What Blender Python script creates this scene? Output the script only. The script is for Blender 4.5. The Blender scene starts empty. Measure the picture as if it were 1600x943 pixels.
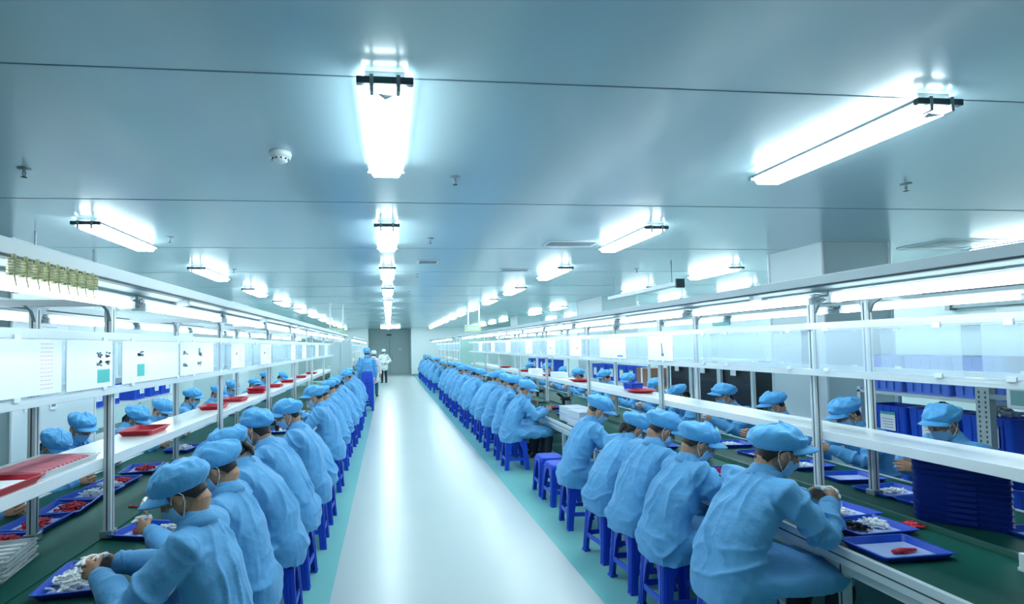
import bpy, bmesh, math, random
import numpy as np
from mathutils import Vector, Matrix, Euler

# ---------------------------------------------------------------- camera, world, light level
S = bpy.context.scene
COL = S.collection
PI = math.pi
CAM_H = 1.85
FPX, PPX, PPY = 830.0, 700.0, 509.0


def make_camera():
    vx, vy, roll = 607.0, 541.0, math.radians(1.0)
    c, s = math.cos(roll), math.sin(roll)
    dx, dy = (vx - PPX) / FPX, (vy - PPY) / FPX
    n = Vector((c * dx - s * dy, s * dx + c * dy, 1.0)).normalized()
    yaw = math.atan2(-n[0], math.hypot(n[1], n[2]))
    pit = math.atan2(n[1], n[2])
    F = Vector((math.sin(yaw) * math.cos(pit), math.cos(yaw) * math.cos(pit), math.sin(pit)))
    R = Vector((math.cos(yaw), -math.sin(yaw), 0))
    U = R.cross(F)
    R2 = c * R - s * U
    U2 = s * R + c * U
    cam = bpy.data.cameras.new('camera')
    o = bpy.data.objects.new('camera', cam)
    COL.objects.link(o)
    m = Matrix((R2, U2, -F)).transposed().to_4x4()
    m.translation = Vector((0, 0, CAM_H))
    o.matrix_world = m
    cam.sensor_fit = 'HORIZONTAL'
    cam.sensor_width = 36.0
    cam.lens = 36.0 * FPX / 1600.0
    cam.shift_x = (800.0 - PPX) / 1600.0
    cam.shift_y = (PPY - 471.5) / 1600.0
    cam.clip_start = 0.05
    cam.clip_end = 200
    S.camera = o


make_camera()
W = bpy.data.worlds.new('world')
S.world = W
W.use_nodes = True
W.node_tree.nodes['Background'].inputs[0].default_value = (0.55, 0.8, 0.95, 1)
W.node_tree.nodes['Background'].inputs[1].default_value = 0.3
S.view_settings.view_transform = 'Standard'
S.view_settings.look = 'None'
S.view_settings.exposure = 1.12
S.view_settings.gamma = 1.0
S.view_settings.use_curve_mapping = False
CEIL_LAMP_POWER = 14.0
BENCH_LAMP_POWER = 5.5
LAMP_TINT = (0.80, 0.96, 1.0)
CEIL_Z = 3.0


# ---------------------------------------------------------------- materials
def nodes_of(m):
    m.use_nodes = True
    nt = m.node_tree
    return nt, nt.nodes['Principled BSDF']


def mat(name, col, rough=0.5, metal=0.0, spec=0.5, bump=None, var=None, emit=None, alpha=None, coat=0.0, sheen=0.0):
    m = bpy.data.materials.new(name)
    nt, b = nodes_of(m)
    b.inputs['Base Color'].default_value = (*col, 1)
    b.inputs['Roughness'].default_value = rough
    b.inputs['Metallic'].default_value = metal
    b.inputs['Specular IOR Level'].default_value = spec
    if coat:
        b.inputs['Coat Weight'].default_value = coat
        b.inputs['Coat Roughness'].default_value = 0.1
    if sheen:
        b.inputs['Sheen Weight'].default_value = sheen
        b.inputs['Sheen Roughness'].default_value = 0.4
    tc = nt.nodes.new('ShaderNodeTexCoord')
    if var:   # (scale, amount)
        n = nt.nodes.new('ShaderNodeTexNoise')
        n.inputs['Scale'].default_value = var[0]
        n.inputs['Detail'].default_value = 4
        nt.links.new(tc.outputs['Object'], n.inputs['Vector'])
        r = nt.nodes.new('ShaderNodeMix')
        r.data_type = 'RGBA'
        a = var[1]
        r.inputs['A'].default_value = (*[max(0, x * (1 - a)) for x in col], 1)
        r.inputs['B'].default_value = (*[min(1, x * (1 + a)) for x in col], 1)
        nt.links.new(n.outputs['Fac'], r.inputs['Factor'])
        nt.links.new(r.outputs['Result'], b.inputs['Base Color'])
    if bump:  # (scale, strength, distance)
        n2 = nt.nodes.new('ShaderNodeTexNoise')
        n2.inputs['Scale'].default_value = bump[0]
        n2.inputs['Detail'].default_value = 3
        nt.links.new(tc.outputs['Object'], n2.inputs['Vector'])
        bp = nt.nodes.new('ShaderNodeBump')
        bp.inputs['Strength'].default_value = bump[1]
        bp.inputs['Distance'].default_value = bump[2]
        nt.links.new(n2.outputs['Fac'], bp.inputs['Height'])
        nt.links.new(bp.outputs['Normal'], b.inputs['Normal'])
    if emit:
        b.inputs['Emission Color'].default_value = (*emit[0], 1)
        b.inputs['Emission Strength'].default_value = emit[1]
    if alpha is not None:
        b.inputs['Alpha'].default_value = alpha
    return m


M = {}
M['coat'] = mat('coat_cloth', (0.112, 0.385, 0.71), 0.66, bump=(26, 0.55, 0.010), var=(3, 0.10), sheen=0.15)
M['cap'] = mat('cap_cloth', (0.10, 0.42, 0.80), 0.58, bump=(34, 0.55, 0.008), var=(6, 0.10), sheen=0.15)
M['white_coat'] = mat('white_coat_cloth', (0.74, 0.82, 0.84), 0.65, bump=(50, 0.3, 0.004))
M['pink_coat'] = mat('pale_pink_coat_cloth', (0.80, 0.70, 0.72), 0.65, bump=(50, 0.3, 0.004))
M['skin'] = mat('skin', (0.50, 0.275, 0.175), 0.5, bump=(120, 0.15, 0.001), var=(12, 0.12))
M['hair'] = mat('black_hair', (0.012, 0.011, 0.012), 0.42, bump=(90, 0.8, 0.003))
M['mask'] = mat('mask_fabric', (0.30, 0.56, 0.80), 0.75, bump=(150, 0.4, 0.001))
M['strap'] = mat('white_elastic', (0.8, 0.82, 0.84), 0.7)
M['trouser'] = mat('dark_trousers', (0.012, 0.02, 0.035), 0.8, bump=(40, 0.3, 0.004))
M['jeans'] = mat('blue_jeans', (0.03, 0.09, 0.2), 0.8, bump=(60, 0.3, 0.003))
M['shoe'] = mat('dark_shoe', (0.02, 0.022, 0.03), 0.5)
M['sole'] = mat('pale_sole', (0.5, 0.5, 0.5), 0.6)
M['stool'] = mat('blue_stool_plastic', (0.010, 0.070, 0.62), 0.38, bump=(300, 0.08, 0.0005), var=(4, 0.08))
M['tray'] = mat('blue_tray_plastic', (0.010, 0.070, 0.52), 0.35, var=(5, 0.08))
M['navy_tray'] = mat('navy_tray_plastic', (0.006, 0.036, 0.32), 0.4, var=(5, 0.08))
M['liner'] = mat('pale_liner', (0.42, 0.52, 0.86), 0.6)
M['crate'] = mat('blue_crate_plastic', (0.012, 0.09, 0.62), 0.4, var=(3, 0.1))
M['lcrate'] = mat('light_blue_crate_plastic', (0.10, 0.22, 0.75), 0.45)
M['red'] = mat('red_tray_plastic', (0.55, 0.008, 0.03), 0.4, var=(6, 0.1))
M['redpart'] = mat('red_plastic_part', (0.60, 0.02, 0.05), 0.4)
M['whitepart'] = mat('white_plastic_part', (0.82, 0.86, 0.87), 0.4)
M['blackpart'] = mat('black_plastic_part', (0.012, 0.012, 0.016), 0.35)
M['fascia'] = mat('pale_grey_fascia', (0.42, 0.50, 0.53), 0.5)
M['clear'] = mat('clear_blister_plastic', (0.75, 0.82, 0.85), 0.2, alpha=0.45)
M['pink'] = mat('pink_film', (0.72, 0.22, 0.28), 0.4)
M['alu'] = mat('aluminium_profile', (0.66, 0.73, 0.76), 0.45, metal=0.1, bump=(8, 0.05, 0.002), var=(2, 0.05))
M['slot'] = mat('dark_slot', (0.06, 0.09, 0.11), 0.6)
M['steel'] = mat('grey_steel', (0.30, 0.36, 0.39), 0.45, metal=0.6)
M['galv'] = mat('galvanised_pole', (0.42, 0.50, 0.50), 0.5, metal=0.3, var=(20, 0.15))
M['white'] = mat('white_panel', (0.80, 0.86, 0.88), 0.35, var=(1.5, 0.03))
M['shelf'] = mat('white_laminate', (0.80, 0.85, 0.86), 0.25, var=(2, 0.03), coat=0.2)
M['paper'] = mat('white_paper', (0.86, 0.90, 0.92), 0.7)
M['teal_ink'] = mat('teal_print', (0.08, 0.48, 0.46), 0.6)
M['grey_ink'] = mat('slate_print', (0.13, 0.22, 0.28), 0.7)
M['pink_ink'] = mat('faded_red_print', (0.75, 0.50, 0.55), 0.7)
M['mat_green'] = mat('green_bench_mat', (0.008, 0.085, 0.066), 0.5, spec=0.18, bump=(6, 0.06, 0.01), var=(2.5, 0.18))
M['rim'] = mat('dark_green_rim', (0.05, 0.16, 0.13), 0.3)
M['black'] = mat('black_plastic', (0.010, 0.013, 0.018), 0.4)
M['dark'] = mat('dark_equipment', (0.015, 0.025, 0.035), 0.35)
M['screen'] = mat('grey_green_screen', (0.22, 0.42, 0.40), 0.2)
M['card'] = mat('brown_cardboard', (0.30, 0.17, 0.12), 0.8)
M['door'] = mat('grey_door_paint', (0.50, 0.62, 0.64), 0.4, var=(0.6, 0.06))
M['yellow'] = mat('yellow_hose', (0.72, 0.70, 0.42), 0.5)
M['yellow_paint'] = mat('yellow_border', (0.7, 0.62, 0.15), 0.5)
M['sign_green'] = mat('pale_green_board', (0.38, 0.60, 0.55), 0.5)
M['bag'] = mat('clear_polythene', (0.7, 0.78, 0.8), 0.15, alpha=0.25, bump=(20, 1.0, 0.02))
M['whitebox'] = mat('translucent_white_box', (0.66, 0.72, 0.82), 0.35)
M['ceil_lamp'] = mat('glowing_diffuser', (0.9, 0.95, 1.0), 0.4, emit=(LAMP_TINT, CEIL_LAMP_POWER))
M['bench_lamp'] = mat('glowing_tube', (0.9, 0.95, 1.0), 0.4, emit=(LAMP_TINT, BENCH_LAMP_POWER))


def wall_mat():
    m = mat('painted_wall_panel', (0.70, 0.79, 0.81), 0.38, var=(0.5, 0.03))
    return m


M['wall'] = wall_mat()


def acrylic_mat():
    m = bpy.data.materials.new('hazy_acrylic')
    m.use_nodes = True
    nt = m.node_tree
    b = nt.nodes['Principled BSDF']
    b.inputs['Base Color'].default_value = (0.80, 0.90, 0.97, 1)
    b.inputs['Roughness'].default_value = 0.12
    t = nt.nodes.new('ShaderNodeBsdfTransparent')
    t.inputs[0].default_value = (0.93, 0.97, 1, 1)
    mx = nt.nodes.new('ShaderNodeMixShader')
    mx.inputs[0].default_value = 0.24
    out = nt.nodes['Material Output']
    nt.links.new(t.outputs[0], mx.inputs[1])
    nt.links.new(b.outputs[0], mx.inputs[2])
    nt.links.new(mx.outputs[0], out.inputs['Surface'])
    return m


M['acrylic'] = acrylic_mat()


def ceiling_mat():
    m = bpy.data.materials.new('glossy_ceiling_panels')
    nt, b = nodes_of(m)
    b.inputs['Roughness'].default_value = 0.26
    b.inputs['Specular IOR Level'].default_value = 0.8
    b.inputs['Coat Weight'].default_value = 0.15
    b.inputs['Coat Roughness'].default_value = 0.10
    tc = nt.nodes.new('ShaderNodeTexCoord')
    n = nt.nodes.new('ShaderNodeTexNoise')
    n.inputs['Scale'].default_value = 0.35
    n.inputs['Detail'].default_value = 2
    nt.links.new(tc.outputs['Object'], n.inputs['Vector'])
    r = nt.nodes.new('ShaderNodeMix')
    r.data_type = 'RGBA'
    r.inputs['A'].default_value = (0.39, 0.55, 0.60, 1)
    r.inputs['B'].default_value = (0.45, 0.60, 0.65, 1)
    nt.links.new(n.outputs['Fac'], r.inputs['Factor'])
    nt.links.new(r.outputs['Result'], b.inputs['Base Color'])
    return m


def floor_mat():
    m = bpy.data.materials.new('epoxy_floor')
    nt, b = nodes_of(m)
    b.inputs['Roughness'].default_value = 0.27
    b.inputs['Specular IOR Level'].default_value = 0.5
    tc = nt.nodes.new('ShaderNodeTexCoord')
    sx = nt.nodes.new('ShaderNodeSeparateXYZ')
    nt.links.new(tc.outputs['Object'], sx.inputs[0])

    def cmp(op, v):
        k = nt.nodes.new('ShaderNodeMath')
        k.operation = op
        nt.links.new(sx.outputs['X'], k.inputs[0])
        k.inputs[1].default_value = v
        return k
    a = cmp('GREATER_THAN', -0.45)
    c = cmp('LESS_THAN', 1.50)
    mul = nt.nodes.new('ShaderNodeMath')
    mul.operation = 'MULTIPLY'
    nt.links.new(a.outputs[0], mul.inputs[0])
    nt.links.new(c.outputs[0], mul.inputs[1])
    n = nt.nodes.new('ShaderNodeTexNoise')
    n.inputs['Scale'].default_value = 0.7
    n.inputs['Detail'].default_value = 6
    nt.links.new(tc.outputs['Object'], n.inputs['Vector'])
    w = nt.nodes.new('ShaderNodeMix')
    w.data_type = 'RGBA'
    w.inputs['A'].default_value = (0.50, 0.58, 0.585, 1)
    w.inputs['B'].default_value = (0.56, 0.63, 0.625, 1)
    nt.links.new(n.outputs['Fac'], w.inputs['Factor'])
    g = nt.nodes.new('ShaderNodeMix')
    g.data_type = 'RGBA'
    g.inputs['A'].default_value = (0.20, 0.55, 0.525, 1)
    g.inputs['B'].default_value = (0.25, 0.60, 0.57, 1)
    nt.links.new(n.outputs['Fac'], g.inputs['Factor'])
    x = nt.nodes.new('ShaderNodeMix')
    x.data_type = 'RGBA'
    nt.links.new(mul.outputs[0], x.inputs['Factor'])
    nt.links.new(g.outputs['Result'], x.inputs['A'])
    nt.links.new(w.outputs['Result'], x.inputs['B'])
    nt.links.new(x.outputs['Result'], b.inputs['Base Color'])
    n2 = nt.nodes.new('ShaderNodeTexNoise')
    n2.inputs['Scale'].default_value = 2.5
    nt.links.new(tc.outputs['Object'], n2.inputs['Vector'])
    bp = nt.nodes.new('ShaderNodeBump')
    bp.inputs['Strength'].default_value = 0.12
    bp.inputs['Distance'].default_value = 0.01
    nt.links.new(n2.outputs['Fac'], bp.inputs['Height'])
    nt.links.new(bp.outputs['Normal'], b.inputs['Normal'])
    return m


M['ceiling'] = ceiling_mat()
M['floor'] = floor_mat()
M['seam'] = mat('ceiling_seam', (0.16, 0.26, 0.30), 0.6)

# ---------------------------------------------------------------- mesh helpers
ORD = ['first', 'second', 'third', 'fourth', 'fifth', 'sixth', 'seventh', 'eighth', 'ninth', 'tenth', 'eleventh',
       'twelfth', 'thirteenth', 'fourteenth', 'fifteenth', 'sixteenth', 'seventeenth', 'eighteenth', 'nineteenth',
       'twentieth', 'twenty-first', 'twenty-second', 'twenty-third', 'twenty-fourth', 'twenty-fifth']


class MB:
    """collects shapes and links them as one mesh object"""

    def __init__(s):
        s.v, s.f, s.mi = [], [], []
        s.k = 0

    def add(s, v, f, mi=0):
        o = len(s.v)
        s.v += [tuple(p) for p in v]
        s.f += [tuple(i + o for i in q) for q in f]
        s.mi += [mi] * len(f)
        return s

    def box(s, lo, hi, mi=0, bev=0.0):
        x0, y0, z0 = lo
        x1, y1, z1 = hi
        if bev <= 0:
            v = [(x0, y0, z0), (x1, y0, z0), (x1, y1, z0), (x0, y1, z0), (x0, y0, z1), (x1, y0, z1), (x1, y1, z1), (x0, y1, z1)]
            f = [(0, 3, 2, 1), (4, 5, 6, 7), (0, 1, 5, 4), (1, 2, 6, 5), (2, 3, 7, 6), (3, 0, 4, 7)]
            return s.add(v, f, mi)
        bm = bmesh.new()
        bmesh.ops.create_cube(bm, size=1)
        for q in bm.verts:
            q.co = Vector(((x0 + x1) / 2 + q.co.x * (x1 - x0), (y0 + y1) / 2 + q.co.y * (y1 - y0), (z0 + z1) / 2 + q.co.z * (z1 - z0)))
        bmesh.ops.bevel(bm, geom=bm.edges[:], offset=bev, segments=2, affect='EDGES', profile=0.6)
        return s.bm(bm, mi)

    def bm(s, bm, mi=0):
        bm.verts.index_update()
        v = [tuple(q.co) for q in bm.verts]
        f = [tuple(q.index for q in p.verts) for p in bm.faces]
        bm.free()
        return s.add(v, f, mi)

    def cyl(s, a, b, r0, r1=None, n=12, mi=0):
        r1 = r0 if r1 is None else r1
        a, b = Vector(a), Vector(b)
        t = (b - a).normalized()
        h = Vector((0, 0, 1)) if abs(t.z) < 0.9 else Vector((1, 0, 0))
        x = t.cross(h).normalized()
        y = t.cross(x)
        v, f = [], []
        for c, r in ((a, r0), (b, r1)):
            for i in range(n):
                g = 2 * PI * i / n
                v.append(c + r * (math.cos(g) * x + math.sin(g) * y))
        for i in range(n):
            j = (i + 1) % n
            f.append((i, j, n + j, n + i))
        f.append(tuple(range(n - 1, -1, -1)))
        f.append(tuple(range(n, 2 * n)))
        return s.add(v, f, mi)

    def build(s, name, mats, parent=None, smooth=False):
        me = bpy.data.meshes.new(name)
        me.from_pydata(s.v, [], s.f)
        if not isinstance(mats, (list, tuple)):
            mats = [mats]
        for m in mats:
            me.materials.append(m)
        if len(mats) > 1:
            me.polygons.foreach_set('material_index', s.mi)
        me.update()
        bm = bmesh.new()
        bm.from_mesh(me)
        bmesh.ops.recalc_face_normals(bm, faces=bm.faces)
        bm.to_mesh(me)
        bm.free()
        if smooth:
            me.polygons.foreach_set('use_smooth', [True] * len(me.polygons))
        o = bpy.data.objects.new(name, me)
        COL.objects.link(o)
        if parent:
            o.parent = parent
        return o


def tag(o, label, cat, group=None, kind=None):
    if label:
        o['label'] = label
    if cat:
        o['category'] = cat
    if group:
        o['group'] = group
    if kind:
        o['kind'] = kind
    return o


def empty(name, loc=(0, 0, 0), rz=0.0):
    o = bpy.data.objects.new(name, None)
    o.empty_display_size = 0.1
    COL.objects.link(o)
    o.location = loc
    o.rotation_euler = (0, 0, rz)
    return o


def struct(name, mb, m):
    o = mb.build(name, m)
    o['kind'] = 'structure'
    return o


def dup(root):
    def rec(o, par):
        c = o.copy()
        COL.objects.link(c)
        c.parent = par
        for ch in kids[o.name]:
            rec(ch, c)
        return c
    kids = {}

    def walk(o):
        kids[o.name] = list(o.children)
        for ch in kids[o.name]:
            walk(ch)
    walk(root)
    return rec(root, None)


def place(proto, used, loc, rz, label, cat, group=None, scale=1.0, extra=None):
    """first use moves the prototype, later uses copy it"""
    if proto.name not in used:
        used.add(proto.name)
        o = proto
    else:
        o = dup(proto)
    o.location = loc
    o.rotation_euler = (0, 0, rz)
    if scale != 1.0:
        o.scale = (scale, scale, scale)
    for k in ('group', 'label', 'category'):
        if k in o:
            del o[k]
    tag(o, label, cat, group)
    return o


USED = set()

# ---------------------------------------------------------------- room shell
X0, X1, Y0, Y1 = -6.6, 8.6, -3.2, 36.0
b = MB()
b.box((X0 - .1, Y0 - .1, -.1), (X1 + .1, Y1 + .1, 0))
struct('floor', b, M['floor'])
b = MB()
b.box((X0 - .1, Y0 - .1, CEIL_Z), (X1 + .1, Y1 + .1, CEIL_Z + .1))
struct('ceiling', b, M['ceiling'])
b = MB()
b.box((X0 - .1, Y0, 0), (X0, Y1, CEIL_Z))
struct('wall_left', b, M['wall'])
b = MB()
b.box((X1, Y0, 0), (X1 + .1, Y1, CEIL_Z))
struct('wall_right', b, M['wall'])
b = MB()
b.box((X0, Y0 - .1, 0), (X1, Y0, CEIL_Z))
struct('wall_back', b, M['wall'])
b = MB()
b.box((X0, 33.4, 0), (-1.25, 33.55, CEIL_Z))
b.box((1.42, 33.4, 0), (X1, 33.55, CEIL_Z))
struct('wall_front', b, M['wall'])
b = MB()
b.box((-1.40, 33.55, 0), (-1.25, Y1, CEIL_Z))
b.box((1.42, 33.55, 0), (1.57, Y1, CEIL_Z))
b.box((-1.40, Y1, 0), (1.57, Y1 + .1, CEIL_Z))
struct('wall_recess', b, M['door'])
# double door in the recess
b = MB()
b.box((-1.2, Y1 - .03, 0.0), (1.37, Y1 - .005, 2.45))
d1 = struct('door_1', b, M['door'])
b = MB()
b.box((0.07, Y1 - .045, 0.02), (0.09, Y1 - .03, 2.4))
b.build('door_gap', M['slot'], d1)
for k, x in enumerate((-0.10, 0.26)):
    b = MB()
    b.cyl((x, Y1 - .09, 0.95), (x, Y1 - .09, 1.25), .015)
    b.box((x - .015, Y1 - .09, .96), (x + .015, Y1 - .03, .98))
    b.box((x - .015, Y1 - .09, 1.22), (x + .015, Y1 - .03, 1.24))
    b.build('door_handle', M['steel'], d1)
# white round sensor / window dot in the door
b = MB()
b.cyl((0.78, Y1 - .06, 1.66), (0.78, Y1 - .03, 1.66), .08, n=20)
b.build('door_port', M['white'], d1)
# ceiling seams (panel joints): every 1.98 m across, thin recessed strips
b = MB()
k = 0
y = 0.26
while y < Y1:
    b.box((X0, y - .004, CEIL_Z - .002), (X1, y + .004, CEIL_Z + .01))
    y += 1.99
struct('trim_1', b, M['seam'])
# right wall: sliding door with overhead track, lit white panels
b = MB()
b.box((X1 - .05, 4.2, 0), (X1 - .005, 6.6, 2.25))
d2 = struct('door_2', b, M['white'])
b = MB()
b.box((X1 - .10, 3.2, 2.28), (X1 - .01, 7.2, 2.34))
b.box((X1 - .13, 7.15, 2.25), (X1 - .01, 7.22, 2.37))
b.build('door_track', M['steel'], d2)
b = MB()
b.cyl((X1 - .09, 4.45, .9), (X1 - .09, 4.45, 1.2), .015)
b.box((X1 - .09, 4.44, .92), (X1 - .04, 4.46, .94))
b.box((X1 - .09, 4.44, 1.16), (X1 - .04, 4.46, 1.18))
b.build('door_handle', M['steel'], d2)


def column(name, x0, y0, x1, y1, z0=0.0):
    b = MB()
    b.box((x0, y0, z0), (x1, y1, CEIL_Z))
    # panel joints and rounded corner trims
    o = struct(name, b, M['wall'])
    b = MB()
    for (x, y) in ((x0, y0), (x1, y0), (x0, y1), (x1, y1)):
        b.cyl((x, y, z0), (x, y, CEIL_Z), .018, n=8)
    b.build('corner_bead', M['white'], o)
    return o


column('wall_column_right_near', 5.13, 5.74, 6.02, 6.62)
column('wall_column_right_middle', 5.25, 12.6, 6.15, 14.3)
column('wall_column_right_far', 5.2, 21.0, 6.1, 22.2)
column('wall_column_left_near', -4.6, 5.7, -3.7, 7.2)
column('wall_column_left_middle', -4.6, 13.2, -3.7, 14.6)
column('wall_column_left_far', -4.6, 21.2, -3.7, 22.4)
# baseboards
b = MB()
b.box((X0, Y0, 0), (X0 + .015, 33.4, .1))
struct('baseboard_left', b, M['steel'])
b = MB()
b.box((X1 - .015, Y0, 0), (X1, 4.2, .1))
b.box((X1 - .015, 6.6, 0), (X1, 33.4, .1))
struct('baseboard_right', b, M['steel'])
b = MB()
b.box((1.42, 33.385, 0), (X1, 33.4, .1))
b.box((X0, 33.385, 0), (-1.25, 33.4, .1))
struct('baseboard_front', b, M['steel'])


# ---------------------------------------------------------------- ceiling lamps
def make_ceiling_lamp():
    r = empty('ceiling_lamp')
    L = 1.15
    b = MB()
    b.box((-.085, .02, -.036), (.085, L - .02, 0), bev=.004)
    b.build('housing', M['white'], r)
    b = MB()   # diffuser tub: rounded trapezoid prism
    prof = [(-.094, -.036), (-.090, -.072), (-.075, -.092), (.075, -.092), (.090, -.072), (.094, -.036)]
    v = [(x, y, z) for y in (.015, L - .015) for x, z in prof]
    n = len(prof)
    f = [(i, (i + 1) % n, n + (i + 1) % n, n + i) for i in range(n)] + [tuple(range(n)), tuple(range(2 * n - 1, n - 1, -1))]
    b.add(v, f)
    b.build('diffuser', M['ceil_lamp'], r)
    b = MB()
    for sx in (-1, 1):
        b.box((sx * .104 - .006, 0, -.050), (sx * .104 + .006, L, -.034))
    b.build('side_rail', M['steel'], r)
    for y in (0, L):
        b = MB()
        b.box((-.118, y - .014, -.066), (.118, y + .014, -.036), bev=.004)
        b.build('end_bar', M['slot'] if y == 0 else M['steel'], r)
    for sx in (-1, 1):
        b = MB()
        b.box((sx * .055 - .008, -.018, -.098), (sx * .055 + .008, .03, -.03))
        b.build('clip', M['steel'], r)
    b = MB()
    b.add([(-.034, .02, -.0945), (.034, .02, -.0945), (0, .075, -.0945), (-.034, .02, -.092), (.034, .02, -.104), (0, .075, -.092)],
          [(0, 1, 2), (3, 5, 4), (0, 3, 4, 1), (1, 4, 5, 2), (2, 5, 3, 0)])
    b.build('triangle_mark', M['steel'], r)
    return r


LAMP = make_ceiling_lamp()
cols = [(0.0, range(0, 12), 'centre row over the aisle'), (-2.56, range(1, 12), 'row left of the aisle'),
        (2.58, range(0, 12), 'row right of the aisle'), (5.25, range(2, 12), 'second row right of the aisle'),
        (7.5, range(1, 10), 'row nearest the right wall'), (-5.3, range(3, 10), 'added fill row by left wall')]  # left wall row is added for its light, hidden behind the left canopy
for X, ks, nm in cols:
    for n, k in enumerate(ks):
        Y = 2.18 + 2.64 * k
        if X == 5.25 and (12.3 < Y + 1.2 and Y < 14.4 or 20.8 < Y + 1.2 and Y < 22.4):
            continue
        place(LAMP, USED, (X, Y, CEIL_Z), 0, f'glowing white ceiling lamp, {ORD[n]} from the camera in the {nm}', 'ceiling lamp', f'ceiling lamps, {nm}')
place(LAMP, USED, (-.45 + 1.15, 31.2, CEIL_Z), PI / 2, 'crosswise glowing ceiling lamp at the far end of the aisle', 'ceiling lamp')


# smoke detector, sprinklers, ceiling vents
def lathe(mb, prof, n=20, c=(0, 0, 0), mi=0):
    v, f = [], []
    for r, z in prof:
        for i in range(n):
            a = 2 * PI * i / n
            v.append((c[0] + r * math.cos(a), c[1] + r * math.sin(a), c[2] + z))
    m = len(prof)
    for j in range(m - 1):
        for i in range(n):
            k = (i + 1) % n
            f.append((j * n + i, j * n + k, (j + 1) * n + k, (j + 1) * n + i))
    f.append(tuple(range(n)))
    f.append(tuple(range((m - 1) * n + n - 1, (m - 1) * n - 1, -1)))
    mb.add(v, f, mi)


sd = empty('smoke_detector', (-.617, 3.17, CEIL_Z))
tag(sd, 'round white smoke detector on the ceiling left of the nearest centre lamp', 'smoke detector')
b = MB()
lathe(b, [(.062, 0), (.066, -.012), (.060, -.035)], 28)
b.build('base', M['white'], sd, True)
b = MB()
lathe(b, [(.045, -.035), (.042, -.052), (.028, -.060)], 28)
b.build('chamber', M['white'], sd, True)
b = MB()
for i in range(10):
    a = 2 * PI * i / 10
    b.box((.044 * math.cos(a) - .005, .044 * math.sin(a) - .005, -.048), (.044 * math.cos(a) + .005, .044 * math.sin(a) + .005, -.040))
b.build('slot', M['slot'], sd)


def make_sprinkler():
    r = empty('fire_sprinkler')
    b = MB()
    lathe(b, [(.038, 0), (.036, -.006), (.012, -.008)], 20)
    b.build('escutcheon', M['steel'], r, True)
    b = MB()
    b.cyl((0, 0, -.006), (0, 0, -.03), .008)
    b.cyl((-.012, 0, -.028), (0, 0, -.055), .003, n=6)
    b.cyl((.012, 0, -.028), (0, 0, -.055), .003, n=6)
    b.build('frame', M['steel'], r)
    b = MB()
    lathe(b, [(.017, -.054), (.017, -.057)], 14)
    b.build('deflector', M['slot'], r)
    return r


SPR = make_sprinkler()
for (x, y, lab) in [(-2.245, 3.55, 'left of the smoke detector'), (.467, 3.56, 'right of the nearest centre lamp'), (3.868, 3.53, 'right of the nearest right lamp'),
                    (-2.195, 5.64, 'beside the nearest left lamp'), (.458, 5.64, 'beside the second centre lamp'), (-2.195, 7.89, 'beyond the nearest left lamp'),
                    (3.9, 7.94, 'over the right bench'), (.46, 8.4, 'beside the third centre lamp'), (.46, 11.2, 'beside the fourth centre lamp')]:
    place(SPR, USED, (x, y, CEIL_Z), 0, f'small metal fire sprinkler on the ceiling {lab}', 'sprinkler', 'ceiling sprinklers')


def vent(x, y, w, l, label, slats=6):
    r = empty('ceiling_vent', (x, y, CEIL_Z))
    tag(r, label, 'ceiling vent')
    b = MB()
    t = .03
    b.box((-w / 2, -l / 2, -.012), (w / 2, -l / 2 + t, 0))
    b.box((-w / 2, l / 2 - t, -.012), (w / 2, l / 2, 0))
    b.box((-w / 2, -l / 2 + t, -.012), (-w / 2 + t, l / 2 - t, 0))
    b.box((w / 2 - t, -l / 2 + t, -.012), (w / 2, l / 2 - t, 0))
    b.build('frame', M['alu'], r)
    b = MB()
    for i in range(slats):
        y0 = -l / 2 + t + (i + .5) * (l - 2 * t) / slats
        b.box((-w / 2 + t, y0 - .01, -.010), (w / 2 - t, y0 + .01, -.004))
    b.box((-w / 2 + t, -l / 2 + t, -.003), (w / 2 - t, l / 2 - t, -.001))
    b.build('grille', M['steel'], r)


vent(1.95, 8.0, .48, .22, 'narrow dark slot vent in the ceiling right of the centre lamps', 2)
vent(2.1, 5.88, .6, .3, 'faint square ceiling vent between centre and right lamp rows')
vent(6.95, 5.8, .9, .6, 'large square ceiling grille beyond the right column')
vent(.55, 7.2, .3, .3, 'small square ceiling vent beside the second centre lamp')

# exit sign above the far door
r = empty('exit_sign', (.05, Y1 - .03, 2.56))
tag(r, 'small dark exit sign above the far grey door', 'exit sign')
b = MB()
b.box((-.18, -.03, 0), (.18, 0, .14), bev=.004)
b.build('case', M['steel'], r)
b = MB()
b.box((-.15, -.034, .03), (.15, -.03, .11))
b.build('panel', M['slot'], r)


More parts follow.
